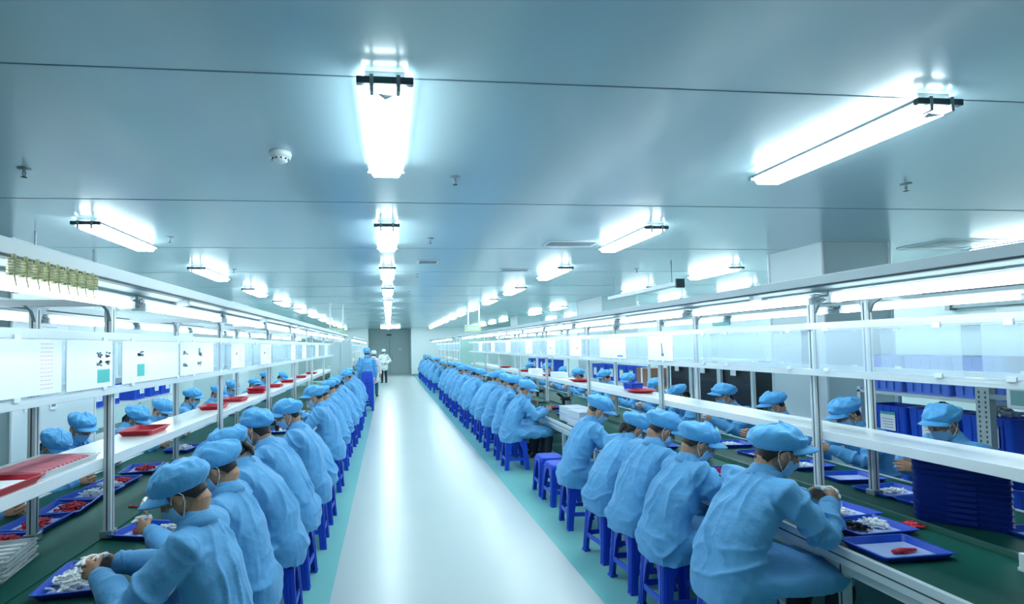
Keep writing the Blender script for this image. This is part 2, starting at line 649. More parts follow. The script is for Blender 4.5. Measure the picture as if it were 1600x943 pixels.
# ---------------------------------------------------------------- benches
def bench(c, y0, y1, posts, side, name_lab, rim):
    r = empty('assembly_bench', (c, y0, 0))
    tag(r, name_lab, 'assembly bench')
    L = y1 - y0
    b = MB()
    b.box((-.77, 0, .70), (.77, L, .744))
    b.build('worktop', M['white'], r)
    b = MB()
    b.box((-.765, .01, .744), (.765, L - .01, .750))
    b.build('green_mat', M['mat_green'], r)['label'] = 'dark green bench mat'
    for s in (-1, 1):
        b = MB()
        x = s * .785
        b.box((x - .015, 0, .67), (x + .015, L, .756), bev=.003)
        b.box((x + s * .0155 - .001, 0, .708), (x + s * .0155 + .001, L, .716), 1)
        b.build('edge_profile', [M['alu'], M['slot']], r)
    if rim:
        b = MB()
        b.box((-.085, 0, .750), (-.070, L, .785), bev=.003)
        b.build('belt_rim', M['rim'], r)
        b = MB()
        b.box((-.070, 0, .750), (.22, L, .762), bev=.003)
        b.build('conveyor_belt', M['mat_green'], r)
    else:
        b = MB()
        b.box((-.18, 0, .750), (.18, L, .757))
        b.build('conveyor_belt', M['mat_green'], r)
    # legs
    n = max(2, int(L / 1.05))
    for s in (-1, 1):
        for i in range(n):
            y = .25 + (L - .5) * i / (n - 1)
            b = MB()
            x = s * .72
            b.box((x - .022, y - .022, .02), (x + .022, y + .022, .70), bev=.003)
            b.box((x - .024 - .0, y - .004, .05), (x - .022, y + .004, .68), 1)
            b.box((x + .022, y - .004, .05), (x + .024, y + .004, .68), 1)
            b.cyl((x, y, 0), (x, y, .02), .03, n=12, mi=1)
            b.build('leg', [M['alu'], M['slot']], r)
    for zz in (.22, .62):
        b = MB()
        for s in (-1, 1):
            b.box((s * .72 - .02, .25, zz - .02), (s * .72 + .02, L - .25, zz + .02))
        for i in range(n):
            y = .25 + (L - .5) * i / (n - 1)
            b.box((-.70, y - .018, zz - .018), (.70, y + .018, zz + .018))
        b.build('under_rail', M['alu'], r)
    # posts
    for y in posts:
        for s in (-1, 1):
            b = MB()
            x = s * .208
            yy = y - y0
            b.box((x - .022, yy - .022, .757 if not rim else .762), (x + .022, yy + .022, 2.12), bev=.004)
            for q in (-1, 1):
                b.box((x + q * .0215 - .0015, yy - .004, .80), (x + q * .0215 + .0015, yy + .004, 2.1), 1)
                b.box((x - .004, yy + q * .0215 - .0015, .80), (x + .004, yy + q * .0215 + .0015, 2.1), 1)
            p = b.build('post', [M['alu'], M['slot']], r)
            b = MB()
            b.box((x - .035, yy - .035, .757 if not rim else .762), (x + .035, yy + .035, .80), bev=.006)
            b.cyl((x + s * .035, yy, .785), (x + s * .042, yy, .785), .01, n=8)
            b.build('post_foot', M['steel'], p)
            # curved gussets under the canopy arm
            b = MB()
            for q in (-1, 1):
                b.add([(x, yy + q * .022, 2.12), (x, yy + q * .11, 2.12), (x, yy + q * .05, 2.09), (x, yy + q * .022, 2.03),
                       (x + .02, yy + q * .022, 2.12), (x + .02, yy + q * .11, 2.12), (x + .02, yy + q * .05, 2.09), (x + .02, yy + q * .022, 2.03)],
                      [(0, 1, 2, 3), (4, 7, 6, 5), (0, 4, 5, 1), (1, 5, 6, 2), (2, 6, 7, 3), (3, 7, 4, 0)])
            b.build('gusset', M['steel'], p)
        b = MB()
        b.box((-.66, yy - .02, 2.12), (.66, yy + .02, 2.16), bev=.003)
        b.build('canopy_arm', M['alu'], r)
    # shelf
    b = MB()
    b.box((-.185, .02, 1.160), (.185, L - .02, 1.222), bev=.003)
    b.build('shelf', M['shelf'], r)['label'] = 'white raised shelf running along the bench'
    # rails
    for s in (-1, 1):
        for z0, z1 in ((1.915, 1.96), (1.60, 1.645)):
            b = MB()
            x = s * .245
            b.box((x - .014, .0, z0), (x + .014, L, z1), bev=.003)
            b.box((x + s * .014 - .001, 0, (z0 + z1) / 2 - .004), (x + s * .014 + .001, L, (z0 + z1) / 2 + .004), 1)
            b.build('rail', [M['alu'], M['alu']], r)
        # canopy beam with dark slot and white fascia
        b = MB()
        x = s * .655
        b.box((x - .025, 0, 2.162), (x + .025, L, 2.215), bev=.003)
        b.box((x - .024, 0, 2.152), (x + .024, L, 2.162), 1)
        b.build('canopy_beam', [M['alu'], M['slot']], r)
        b = MB()
        x = s * .635
        v = [(x - .006, 0, 2.152), (x + .006, 0, 2.152), (s * .50 + .006, 0, 2.118), (s * .50 - .006, 0, 2.118)]
        v += [(p[0], L, p[2]) for p in v]
        b.add(v, [(0, 1, 2, 3), (7, 6, 5, 4), (0, 4, 5, 1), (1, 5, 6, 2), (2, 6, 7, 3), (3, 7, 4, 0)])
        b.build('canopy_fascia', M['fascia'], r)
    return r


def make_bench_lamp():
    r = empty('bench_lamp')
    L = 1.29
    b = MB()
    b.box((-.022, .0, .028), (.022, L, .052), bev=.003)
    b.build('housing', M['white'], r)
    b = MB()
    prof = []
    for i in range(9):
        a = PI + PI * i / 8
        prof.append((.034 * math.cos(a), .026 + .034 * math.sin(a)))
    prof = [(p[0], p[1]) for p in prof]
    n = len(prof)
    v = [(x, y, z) for y in (.03, L - .03) for x, z in prof]
    f = [(i, (i + 1) % n, n + (i + 1) % n, n + i) for i in range(n)] + [tuple(range(n)), tuple(range(2 * n - 1, n - 1, -1))]
    b.add(v, f)
    b.build('tube', M['bench_lamp'], r, True)
    for y in (.0, L - .03):
        b = MB()
        b.box((-.035, y, -.012), (.035, y + .03, .028), bev=.005)
        b.build('end_cap', M['white'], r)
    b = MB()
    b.box((-.03, -.05, .030), (.03, .0, .042))
    b.cyl((0, -.05, .02), (.0, .0, .005), .004, n=6)
    b.cyl((.02, -.06, .035), (.02, -.06, .06), .008, n=6)
    b.build('bracket', M['steel'], r)
    return r


BL = make_bench_lamp()
BENCHES = [(-1.865, .1, 15.9, 'left', 'near', False), (-1.865, 18.2, 32.0, 'left', 'far', False),
           (3.14, .1, 19.0, 'right', 'near', True), (3.14, 20.6, 32.0, 'right', 'far', True)]
for c, y0, y1, sd_, nf, rim in BENCHES:
    posts = [y for y in [1.285 + 2.1 * k for k in range(0, 16)] if y0 + .1 < y < y1 - .05]
    lab = f'{nf} {sd_} assembly bench with green top, aluminium posts, white shelf and lit canopy'
    bench(c, y0, y1, posts, sd_, lab, rim)
    for s in (-1, 1):
        row = 'aisle side' if (s > 0) == (c < 0) else 'wall side'
        n = 0
        k0 = 2.86 if s * (1 if c < 0 else -1) > 0 else 2.62
        for k in range(-2, 21):
            y = k0 + 1.4 * k
            if y > y0 + .05 and y + 1.29 < y1 and not (s * (1 if c < 0 else -1) < 0 and y > 17):
                place(BL, USED, (c + s * .575, y + .06, 2.07), 0, f'glowing tube lamp under the {nf} {sd_} bench canopy, {row}, {ORD[n]} from the camera',
                      'bench lamp', f'tube lamps of the {nf} {sd_} bench, {row}')
                n += 1

# acrylic panels between the rails
def panel_proto():
    r = empty('acrylic_panel')
    b = MB()
    b.box((-.002, .0, .0), (.002, .96, .27))
    b.build('sheet', M['acrylic'], r)
    for y in (.12, .84):
        for z0, z1 in ((.255, .285), (-.01, .012)):
            b = MB()
            b.box((-.006, y - .02, z0), (.006, y + .02, z1))
            b.build('clamp', M['white'], r)
    return r


PAN = panel_proto()
for c, y0, y1, sd_, nf, rim in BENCHES:
    for s in (-1, 1):
        near = (s > 0) == (c < 0)
        row = 'aisle side' if near else 'wall side'
        n = 0
        for k in range(0, 30):
            y = 1.33 + 1.05 * k
            if y > y0 and y + 1.0 < y1 and not (y > 17 and not near):
                place(PAN, USED, (c + s * .262, y, 1.645), 0, f'clear acrylic panel between the {nf} {sd_} bench rails, {row}, {ORD[min(n, 24)]} from the camera',
                      'acrylic panel', f'acrylic panels of the {nf} {sd_} bench, {row}')
                n += 1


# notices on the panels
def notice(x, y, z, w, h, s, marks, label, cat='notice', group=None):
    """sheet lying in the YZ plane, facing s*X; marks = list of (u, v, du, dv, material)"""
    r = empty('paper_notice', (x, y, z))
    tag(r, label, cat, group)
    b = MB()
    b.box((-.0015, -w / 2, 0), (.0015, w / 2, h))
    b.build('sheet', M['paper'], r)
    for nm, m in (('teal_block', 'teal_ink'), ('printed_text', 'grey_ink'), ('pale_text', 'pink_ink'), ('photo_print', 'lcrate')):
        b = MB()
        k = 0
        for (u, v, du, dv, mm) in marks:
            if mm == m:
                b.box((s * .0016 - .0006, -w / 2 + u * w, v * h), (s * .0016 + .0006, -w / 2 + (u + du) * w, (v + dv) * h))
                k += 1
        if k:
            b.build(nm, M[m], r)
    return r


def textrows(u, v0, v1, n, wmax, m, seed, hh=.018):
    rnd = random.Random(seed)
    out = []
    for i in range(n):
        v = v1 - (v1 - v0) * (i + .5) / n
        x = u
        while x < u + wmax - .02:
            d = rnd.uniform(.02, .06)
            out.append((x, v, min(d, u + wmax - x), hh, m))
            x += d + .015
    return out


def blobs(u, v, m='grey_ink', seed=1):
    rnd = random.Random(seed)
    return [(u + rnd.uniform(0, .10), v + rnd.uniform(0, .11), .045, .035, m) for _ in range(9)]


XP = -1.865 + .267
notice(XP, 2.60, 1.655, .42, .255, 1, textrows(.62, .06, .95, 12, .22, 'pink_ink', 2), 'white sheet with faded pink text columns, nearest on the left bench panels')
notice(XP, 3.07, 1.650, .44, .262, 1, blobs(.62, .62, seed=3) + blobs(.82, .62, seed=4) + blobs(.62, .44, seed=5) + blobs(.82, .44, seed=6) + [(.64, .10, .30, .28, 'teal_ink')],
       'white sheet with four dark marks over a teal square on left panels')
notice(XP, 3.84, 1.650, .86, .262, 1, blobs(.22, .62, seed=7) + [(.22, .14, .12, .30, 'teal_ink')], 'wide white sheet with one dark figure over a small teal block')
notice(XP, 4.70, 1.650, .78, .262, 1, blobs(.06, .60, seed=8) + blobs(.06, .25, seed=9) + blobs(.48, .55, seed=10) + [(.50, .60, .06, .22, 'teal_ink')] + blobs(.46, .25, seed=11),
       'white sheet with two columns of dark marks, fourth on the left panels')
for i, (yy, ww) in enumerate([(5.9, .5), (7.2, .6), (9.2, .4), (10.4, .5), (12.2, .5), (14.0, .5)]):
    notice(XP, yy, 1.650, ww, .262, 1, blobs(.3, .5, seed=20 + i) + textrows(.55, .2, .8, 6, .3, 'grey_ink', i), f'white printed sheet far along the left bench panels, {ORD[i + 4]} from the camera', group='far sheets on the left panels')
XR = 3.14 - .267
for i, (yy, ww, mk) in enumerate([(5.38, .52, [(.38, .3, .05, .22, 'lcrate'), (.34, .18, .1, .12, 'grey_ink'), (.4, .5, .04, .2, 'grey_ink')]), (6.6, .8, [(.1, .08, .2, .08, 'lcrate')]),
                                  (7.95, .5, blobs(.3, .4, seed=31)), (9.2, .5, blobs(.5, .4, 'lcrate', seed=32)), (10.7, .5, blobs(.4, .3, seed=33)), (12.6, .5, blobs(.4, .5, seed=34)), (14.5, .5, blobs(.4, .5, seed=35)), (16.5, .6, blobs(.4, .5, seed=36))]):
    notice(XR, yy, 1.650, ww, .262, -1, mk, f'white notice sheet on the right bench panels, {ORD[i]} from the camera', group='notice sheets on the right panels')
notice(-3.688, 6.35, 1.55, .5, .62, 1, textrows(.1, .05, .95, 16, .5, 'grey_ink', 41, .01), 'large white notice board sheet on the left column')
notice(-3.688, 6.35, 1.22, .12, .16, 1, [(.2, .2, .6, .5, 'grey_ink')], 'small printed card low on the left column')
notice(-3.688, 5.95, 1.25, .14, .2, 1, [(.25, .35, .5, .4, 'grey_ink')], 'small dark-marked card on the left column edge')


# hanging signs
def hanging_sign(x0, x1, y, z0, z1, m, label):
    r = empty('hanging_sign', ((x0 + x1) / 2, y, z0))
    tag(r, label, 'hanging sign')
    w = (x1 - x0) / 2
    b = MB()
    b.box((-w, -.03, 0), (w, .03, z1 - z0), bev=.004)
    b.build('board', M['sign_green'], r)
    b = MB()
    h = z1 - z0
    for (a, c, d, e) in ((-w + .02, .02, w - .02, .035), (-w + .02, h - .035, w - .02, h - .02), (-w + .02, .035, -w + .035, h - .035), (w - .035, .035, w - .02, h - .035)):
        b.box((a, -.034, c), (d, -.03, e))
    b.build('border', M['yellow_paint'], r)
    b = MB()
    rnd = random.Random(5)
    n = 5
    for i in range(n):
        cx = -w + .07 + (2 * w - .14) * (i + .5) / n
        cw = (2 * w - .14) / n * .42
        for _ in range(3):
            zz = rnd.uniform(.055, h - .06)
            b.box((cx - cw, -.035, zz), (cx + cw, -.030, zz + .008))
        for _ in range(2):
            xx = cx + rnd.uniform(-cw, cw * .8)
            b.box((xx, -.035, .05), (xx + .008, -.030, h - .05))
    b.build('lettering', m, r)
    for x in (-w * .55, w * .8):
        b = MB()
        b.cyl((x, 0, h), (x, 0, CEIL_Z - z0), .02, n=10)
        b.build('hanger', M['white'], r)


hanging_sign(2.02, 2.46, 14.0, 2.20, 2.39, M['paper'], 'pale green hanging sign with yellow border over the right row')
hanging_sign(-1.60, -1.12, 14.0, 2.20, 2.36, M['paper'], 'pale green hanging sign over the left bench, far away')
# tall partition boards between near and far benches
r = empty('partition_board', (3.0, 19.6, 0))
tag(r, 'tall pale green board standing between the two right benches', 'partition board')
b = MB()
b.box((-.35, -.02, 1.0), (.65, .02, 2.15), bev=.004)
b.build('board', M['sign_green'], r)
b = MB()
for x in (-.37, .67):
    b.box((x - .02, -.02, 0), (x + .02, .02, 2.18))
b.build('frame', M['alu'], r)
r = empty('steel_cabinet', (-1.45, 17.0, 0))
tag(r, 'tall grey cabinet beyond the end of the near left bench', 'cabinet')
b = MB()
b.box((-.35, -.3, .0), (.30, .3, 2.0), bev=.01)
b.build('body', M['door'], r)
for x in (-.34, -.02):
    b = MB()
    b.box((x + .01, -.315, .08), (x + .30, -.3, 1.96), bev=.004)
    dd = b.build('door', M['door'], r)
    b = MB()
    b.box((x + .26, -.33, 1.0), (x + .275, -.315, 1.15))
    b.build('handle', M['steel'], dd)

# yellow spiral hooks hanging from the left canopy beam
for i in range(9):
    y = 1.80 + i * .056
    b = MB()
    x = -1.165
    pts = []
    for j in range(40):
        a = j * .9
        pts.append(Vector((x + .016 * math.cos(a), y + .016 * math.sin(a), 2.148 - j * .0013)))
    for j in range(len(pts) - 1):
        b.cyl(pts[j], pts[j + 1], .0042, n=6)
    b.cyl((x, y, 2.10), (x + .006, y + .004, 2.06), .0025, n=6)
    b.cyl((x, y, 2.162), (x, y, 2.145), .006, n=8)
    tag(b.build('coiled_hose', M['yellow']), f'yellow coiled air hose hanging from the left canopy beam, {ORD[i]} from the camera', 'coiled hose', 'yellow coiled hoses on the left canopy')


# ---------------------------------------------------------------- stools
def make_stool():
    r = empty('plastic_stool')
    top = .46
    b = MB()   # seat: rounded square slab with lip
    bm = bmesh.new()
    n = 32
    prof = [(.110, top - .004), (.134, top), (.146, top - .006), (.152, top - .022), (.155, top - .05)]
    rings = []
    for w, z in prof:
        ring = []
        for i in range(n):
            a = 2 * PI * (i + .5) / n
            ca, sa = math.cos(a), math.sin(a)
            k = (abs(ca) ** 6 + abs(sa) ** 6) ** (-1 / 6)
            ring.append(bm.verts.new((w * k * ca, w * k * sa, z)))
        rings.append(ring)
    for j in range(len(rings) - 1):
        for i in range(n):
            q = (i + 1) % n
            bm.faces.new((rings[j][i], rings[j][q], rings[j + 1][q], rings[j + 1][i]))
    bm.faces.new(rings[0][::-1])
    inner = []
    for w, z in [(.148, top - .05), (.140, top - .012)]:
        ring = []
        for i in range(n):
            a = 2 * PI * (i + .5) / n
            ca, sa = math.cos(a), math.sin(a)
            k = (abs(ca) ** 6 + abs(sa) ** 6) ** (-1 / 6)
            ring.append(bm.verts.new((w * k * ca, w * k * sa, z)))
        inner.append(ring)
    for i in range(n):
        q = (i + 1) % n
        bm.faces.new((rings[-1][i], rings[-1][q], inner[0][q], inner[0][i]))
        bm.faces.new((inner[0][i], inner[0][q], inner[1][q], inner[1][i]))
    bm.faces.new(inner[1])
    b.bm(bm)
    b.build('seat', M['stool'], r, False)
    # legs: L-section shells splaying outward
    zt, zb = top - .045, 0.0
    for sx in (-1, 1):
        for sy in (-1, 1):
            def C(w_, x, y, z):
                return (sx * x, sy * y, z)
            bm = bmesh.new()
            # outer corner line from (.152,.152,zt) to (.178,.178,zb); leg width .085 top to .055 bottom; thickness .012
            secs = []
            for t in (0, .25, .5, .75, 1):
                z = zt + (zb - zt) * t
                o = .153 + .027 * t
                w = .088 - .034 * min(1, t * 1.3)
                th = .012
                if t == 0:
                    w = .125
                pts = [(o, o), (o - w, o), (o - w, o - th), (o - th, o - th), (o - th, o - w), (o, o - w)]
                secs.append([bm.verts.new((sx * p[0], sy * p[1], z)) for p in pts])
            for j in range(len(secs) - 1):
                for i in range(6):
                    q = (i + 1) % 6
                    bm.faces.new((secs[j][i], secs[j][q], secs[j + 1][q], secs[j + 1][i]))
            bm.faces.new(secs[0])
            bm.faces.new(secs[-1])
            b = MB()
            b.bm(bm)
            # raised ribs down both faces
            for (u0, u1) in ((.012, .022), (.036, .044)):
                for fc in (0, 1):
                    a0, a1 = .154, .1805
                    v = []
                    for (o, z) in ((a0, zt), (a1, .01)):
                        for uu in (u0, u1):
                            for d in (0, .004):
                                p = (o + d, o - uu) if fc == 0 else (o - uu, o + d)
                                v.append((sx * p[0], sy * p[1], z))
                    b.add(v, [(0, 1, 3, 2), (4, 6, 7, 5), (0, 4, 5, 1), (2, 3, 7, 6), (0, 2, 6, 4), (1, 5, 7, 3)])
            b.box((min(sx * .130, sx * .186), min(sy * .130, sy * .186), 0), (max(sx * .130, sx * .186), max(sy * .130, sy * .186), .018))
            b.build('leg', M['stool'], r)
    # stretchers low on each side
    for k in range(4):
        b = MB()
        o = .167
        a = Matrix.Rotation(k * PI / 2, 3, 'Z')
        bx = MB()
        bx.box((-.125, o - .011, .135), (.125, o, .175))
        b.add([tuple(a @ Vector(p)) for p in bx.v], bx.f)
        b.build('stretcher', M['stool'], r)
    for k in range(4):    # slotted apron under the seat
        b = MB()
        a = Matrix.Rotation(k * PI / 2, 3, 'Z')
        bx = MB()
        bx.box((-.055, .141, .395), (.055, .153, .418))
        b.add([tuple(a @ Vector(p)) for p in bx.v], bx.f)
        b.build('apron', M['stool'], r)
    return r


STOOL = make_stool()


# ---------------------------------------------------------------- people
def vnoise(p, seed=0):
    p = np.asarray(p, float)
    i = np.floor(p).astype(np.int64)
    f = p - i
    f = f * f * (3 - 2 * f)

    def h(x, y, z):
        n = (x * 374761393 + y * 668265263 + z * 2147483647 + seed * 974711) & 0x7fffffff
        n = ((n ^ (n >> 13)) * 1274126177) & 0x7fffffff
        n = (n ^ (n >> 16)) & 0xffff
        return n / 65535.0 * 2 - 1
    r = 0
    for dx in (0, 1):
        for dy in (0, 1):
            for dz in (0, 1):
                w = (f[:, 0] if dx else 1 - f[:, 0]) * (f[:, 1] if dy else 1 - f[:, 1]) * (f[:, 2] if dz else 1 - f[:, 2])
                r = r + w * h(i[:, 0] + dx, i[:, 1] + dy, i[:, 2] + dz)
    return r


def loft(b, pts, rad, hint=(0, 1, 0), n=16, power=2.0):
    """closed rounded tube through pts; rad = (rx, ry) per point, ry measured towards hint"""
    P = [Vector(p) for p in pts]
    R = [(r, r) if not isinstance(r, tuple) else r for r in rad]
    h = Vector(hint)
    m = len(P)
    rings = []
    for i in range(m):
        t = (P[min(i + 1, m - 1)] - P[max(i - 1, 0)]).normalized()
        sd = t.cross(h)
        if sd.length < 1e-3:
            sd = t.cross(Vector((1, .1, 0)))
        sd.normalize()
        u = sd.cross(t).normalized()
        ks = [(0.0, 1.0)]
        mr = min(R[i])
        if i == 0:
            ks = [(-mr * math.sin(a), math.cos(a)) for a in (1.35, 1.0, .6, .3, 0)]
        elif i == m - 1:
            ks = [(mr * math.sin(a), math.cos(a)) for a in (0, .3, .6, 1.0, 1.35)]
        for off, sc in ks:
            c = P[i] + t * off
            ring = []
            for k in range(n):
                a = 2 * PI * k / n
                ca, sa = math.cos(a), math.sin(a)
                q = (abs(ca) ** power + abs(sa) ** power) ** (-1 / power)
                ring.append(c + sd * (R[i][0] * sc * q * ca) + u * (R[i][1] * sc * q * sa))
            rings.append(ring)
    v = [p for r_ in rings for p in r_]
    f = []
    for j in range(len(rings) - 1):
        for k in range(n):
            q = (k + 1) % n
            f.append((j * n + k, j * n + q, (j + 1) * n + q, (j + 1) * n + k))
    f.append(tuple(range(n - 1, -1, -1)))
    f.append(tuple(range((len(rings) - 1) * n, len(rings) * n)))
    b.add(v, f)


def ellipsoid(b, c, r, mtx=None, nu=20, nv=12):
    v, f = [], []
    c = Vector(c)
    for j in range(1, nv):
        th = PI * j / nv
        for i in range(nu):
            a = 2 * PI * i / nu
            p = Vector((r[0] * math.sin(th) * math.cos(a), r[1] * math.sin(th) * math.sin(a), r[2] * math.cos(th)))
            v.append(c + p if mtx is None else mtx @ (c + p))
    top = len(v)
    p = c + Vector((0, 0, r[2]))
    v.append(p if mtx is None else mtx @ p)
    p = c - Vector((0, 0, r[2]))
    v.append(p if mtx is None else mtx @ p)
    for j in range(nv - 2):
        for i in range(nu):
            q = (i + 1) % nu
            f.append((j * nu + i, (j + 1) * nu + i, (j + 1) * nu + q, j * nu + q))
    for i in range(nu):
        q = (i + 1) % nu
        f.append((top, i, q))
        f.append((top + 1, (nv - 2) * nu + q, (nv - 2) * nu + i))
    b.add(v, f)


def voxelise(b, size, adapt=0.0):
    me = bpy.data.meshes.new('tmp')
    me.from_pydata(b.v, [], b.f)
    me.update()
    bm = bmesh.new()
    bm.from_mesh(me)
    bmesh.ops.recalc_face_normals(bm, faces=bm.faces)
    bm.to_mesh(me)
    bm.free()
    o = bpy.data.objects.new('tmp', me)
    COL.objects.link(o)
    md = o.modifiers.new('r', 'REMESH')
    md.mode = 'VOXEL'
    md.voxel_size = size
    md.adaptivity = adapt
    dg = bpy.context.evaluated_depsgraph_get()
    ev = o.evaluated_get(dg)
    m2 = bpy.data.meshes.new_from_object(ev)
    bpy.data.objects.remove(o)
    bpy.data.meshes.remove(me)
    return m2


def co_of(me):
    a = np.empty(len(me.vertices) * 3)
    me.vertices.foreach_get('co', a)
    return a.reshape(-1, 3)


def smooth_mesh(me, it, lam=0.5, mu=-0.52):
    V = co_of(me)
    e = np.empty(len(me.edges) * 2, dtype=np.int64)
    me.edges.foreach_get('vertices', e)
    e = e.reshape(-1, 2)
    n = len(V)
    deg = np.bincount(e.ravel(), minlength=n).astype(float)
    deg[deg == 0] = 1
    for k in range(it):
        for l in ((lam, mu) if mu else (lam,)):
            acc = np.zeros_like(V)
            for d in range(3):
                acc[:, d] = np.bincount(e[:, 0], weights=V[e[:, 1], d], minlength=n) + np.bincount(e[:, 1], weights=V[e[:, 0], d], minlength=n)
            V = V + l * (acc / deg[:, None] - V)
    me.vertices.foreach_set('co', V.ravel())
    me.update()
    return V


def normals_of(me):
    a = np.empty(len(me.vertices) * 3)
    me.vertex_normals.foreach_get('vector', a)
    return a.reshape(-1, 3)


def finish(me, name, m, parent, label=None):
    me.materials.clear()
    me.materials.append(m)
    me.polygons.foreach_set('use_smooth', [True] * len(me.polygons))
    me.name = name
    o = bpy.data.objects.new(name, me)
    COL.objects.link(o)
    o.parent = parent
    if label:
        o['label'] = label
    return o


def seg_dist(V, A, B):
    A, B = np.array(A), np.array(B)
    d = B - A
    t = np.clip(((V - A) @ d) / (d @ d), 0, 1)
    return np.linalg.norm(V - (A + t[:, None] * d), axis=1), t


def hand(b, wrist, fwd, nrm, thumb_side, curl, cots=None, spread=1.0):
    """palm + four fingers + thumb. nrm = palm normal (curl direction), thumb_side = +-1"""
    w = Vector(wrist)
    f = Vector(fwd).normalized()
    nn = Vector(nrm)
    nn = (nn - f * nn.dot(f)).normalized()
    s = f.cross(nn).normalized() * thumb_side
    # palm
    loft(b, [w - f * .02, w + f * .02, w + f * .055, w + f * .088], [(.021, .024), (.016, .028), (.0135, .038), (.011, .038)], hint=s, n=14)
    lens = [(.040, .024, .020), (.044, .028, .022), (.041, .026, .021), (.033, .020, .018)]
    for i in range(4):
        off = (.030 - .0205 * i) * spread
        p = w + f * (.090 - .004 * abs(i - 1)) + s * off
        ang = 0
        pts = [p - f * .012]
        pts.append(p)
        d = f.copy()
        c = curl[i] if isinstance(curl, (list, tuple)) else curl
        for j, l in enumerate(lens[i]):
            ang += c * (.9, 1.15, .8)[j]
            d = (f * math.cos(ang) + nn * math.sin(ang) + s * (.10 - .07 * i) * spread).normalized()
            p = p + d * l
            pts.append(p.copy())
        rr = [.0095, .0092, .0085, .0078, .0066]
        k = .88 if i == 3 else 1
        loft(b, pts, [x * k for x in rr], hint=s, n=10)
        if cots is not None and i in (0, 1):
            cots.append(MB())
            loft(cots[-1], pts[2:], [x * k + .0016 for x in rr[2:]], hint=s, n=10)
    # thumb from the side of the palm
    p = w + f * .028 + s * .026
    d1 = (f * .55 + s * .62 + nn * .45).normalized()
    d2 = (f * .85 + s * .10 + nn * .55).normalized()
    d3 = (f * .80 - s * .25 + nn * .55).normalized()
    pts = [p - d1 * .006, p + d1 * .038]
    pts.append(pts[-1] + d2 * .032)
    pts.append(pts[-1] + d3 * .024)
    loft(b, pts, [.0135, .0112, .0098, .0078], hint=nn, n=10)
    if cots is not None:
        cots.append(MB())
        loft(cots[-1], pts[1:], [.0125, .0115, .0092], hint=nn, n=10)


def head_matrix(pos, pitch, yaw, roll=0.0):
    return Matrix.Translation(Vector(pos)) @ Euler((0, 0, yaw)).to_matrix().to_4x4() @ Euler((-pitch, roll, 0)).to_matrix().to_4x4()


def xf(b2, mtx, b):
    b.add([tuple(mtx @ Vector(p)) for p in b2.v], b2.f)


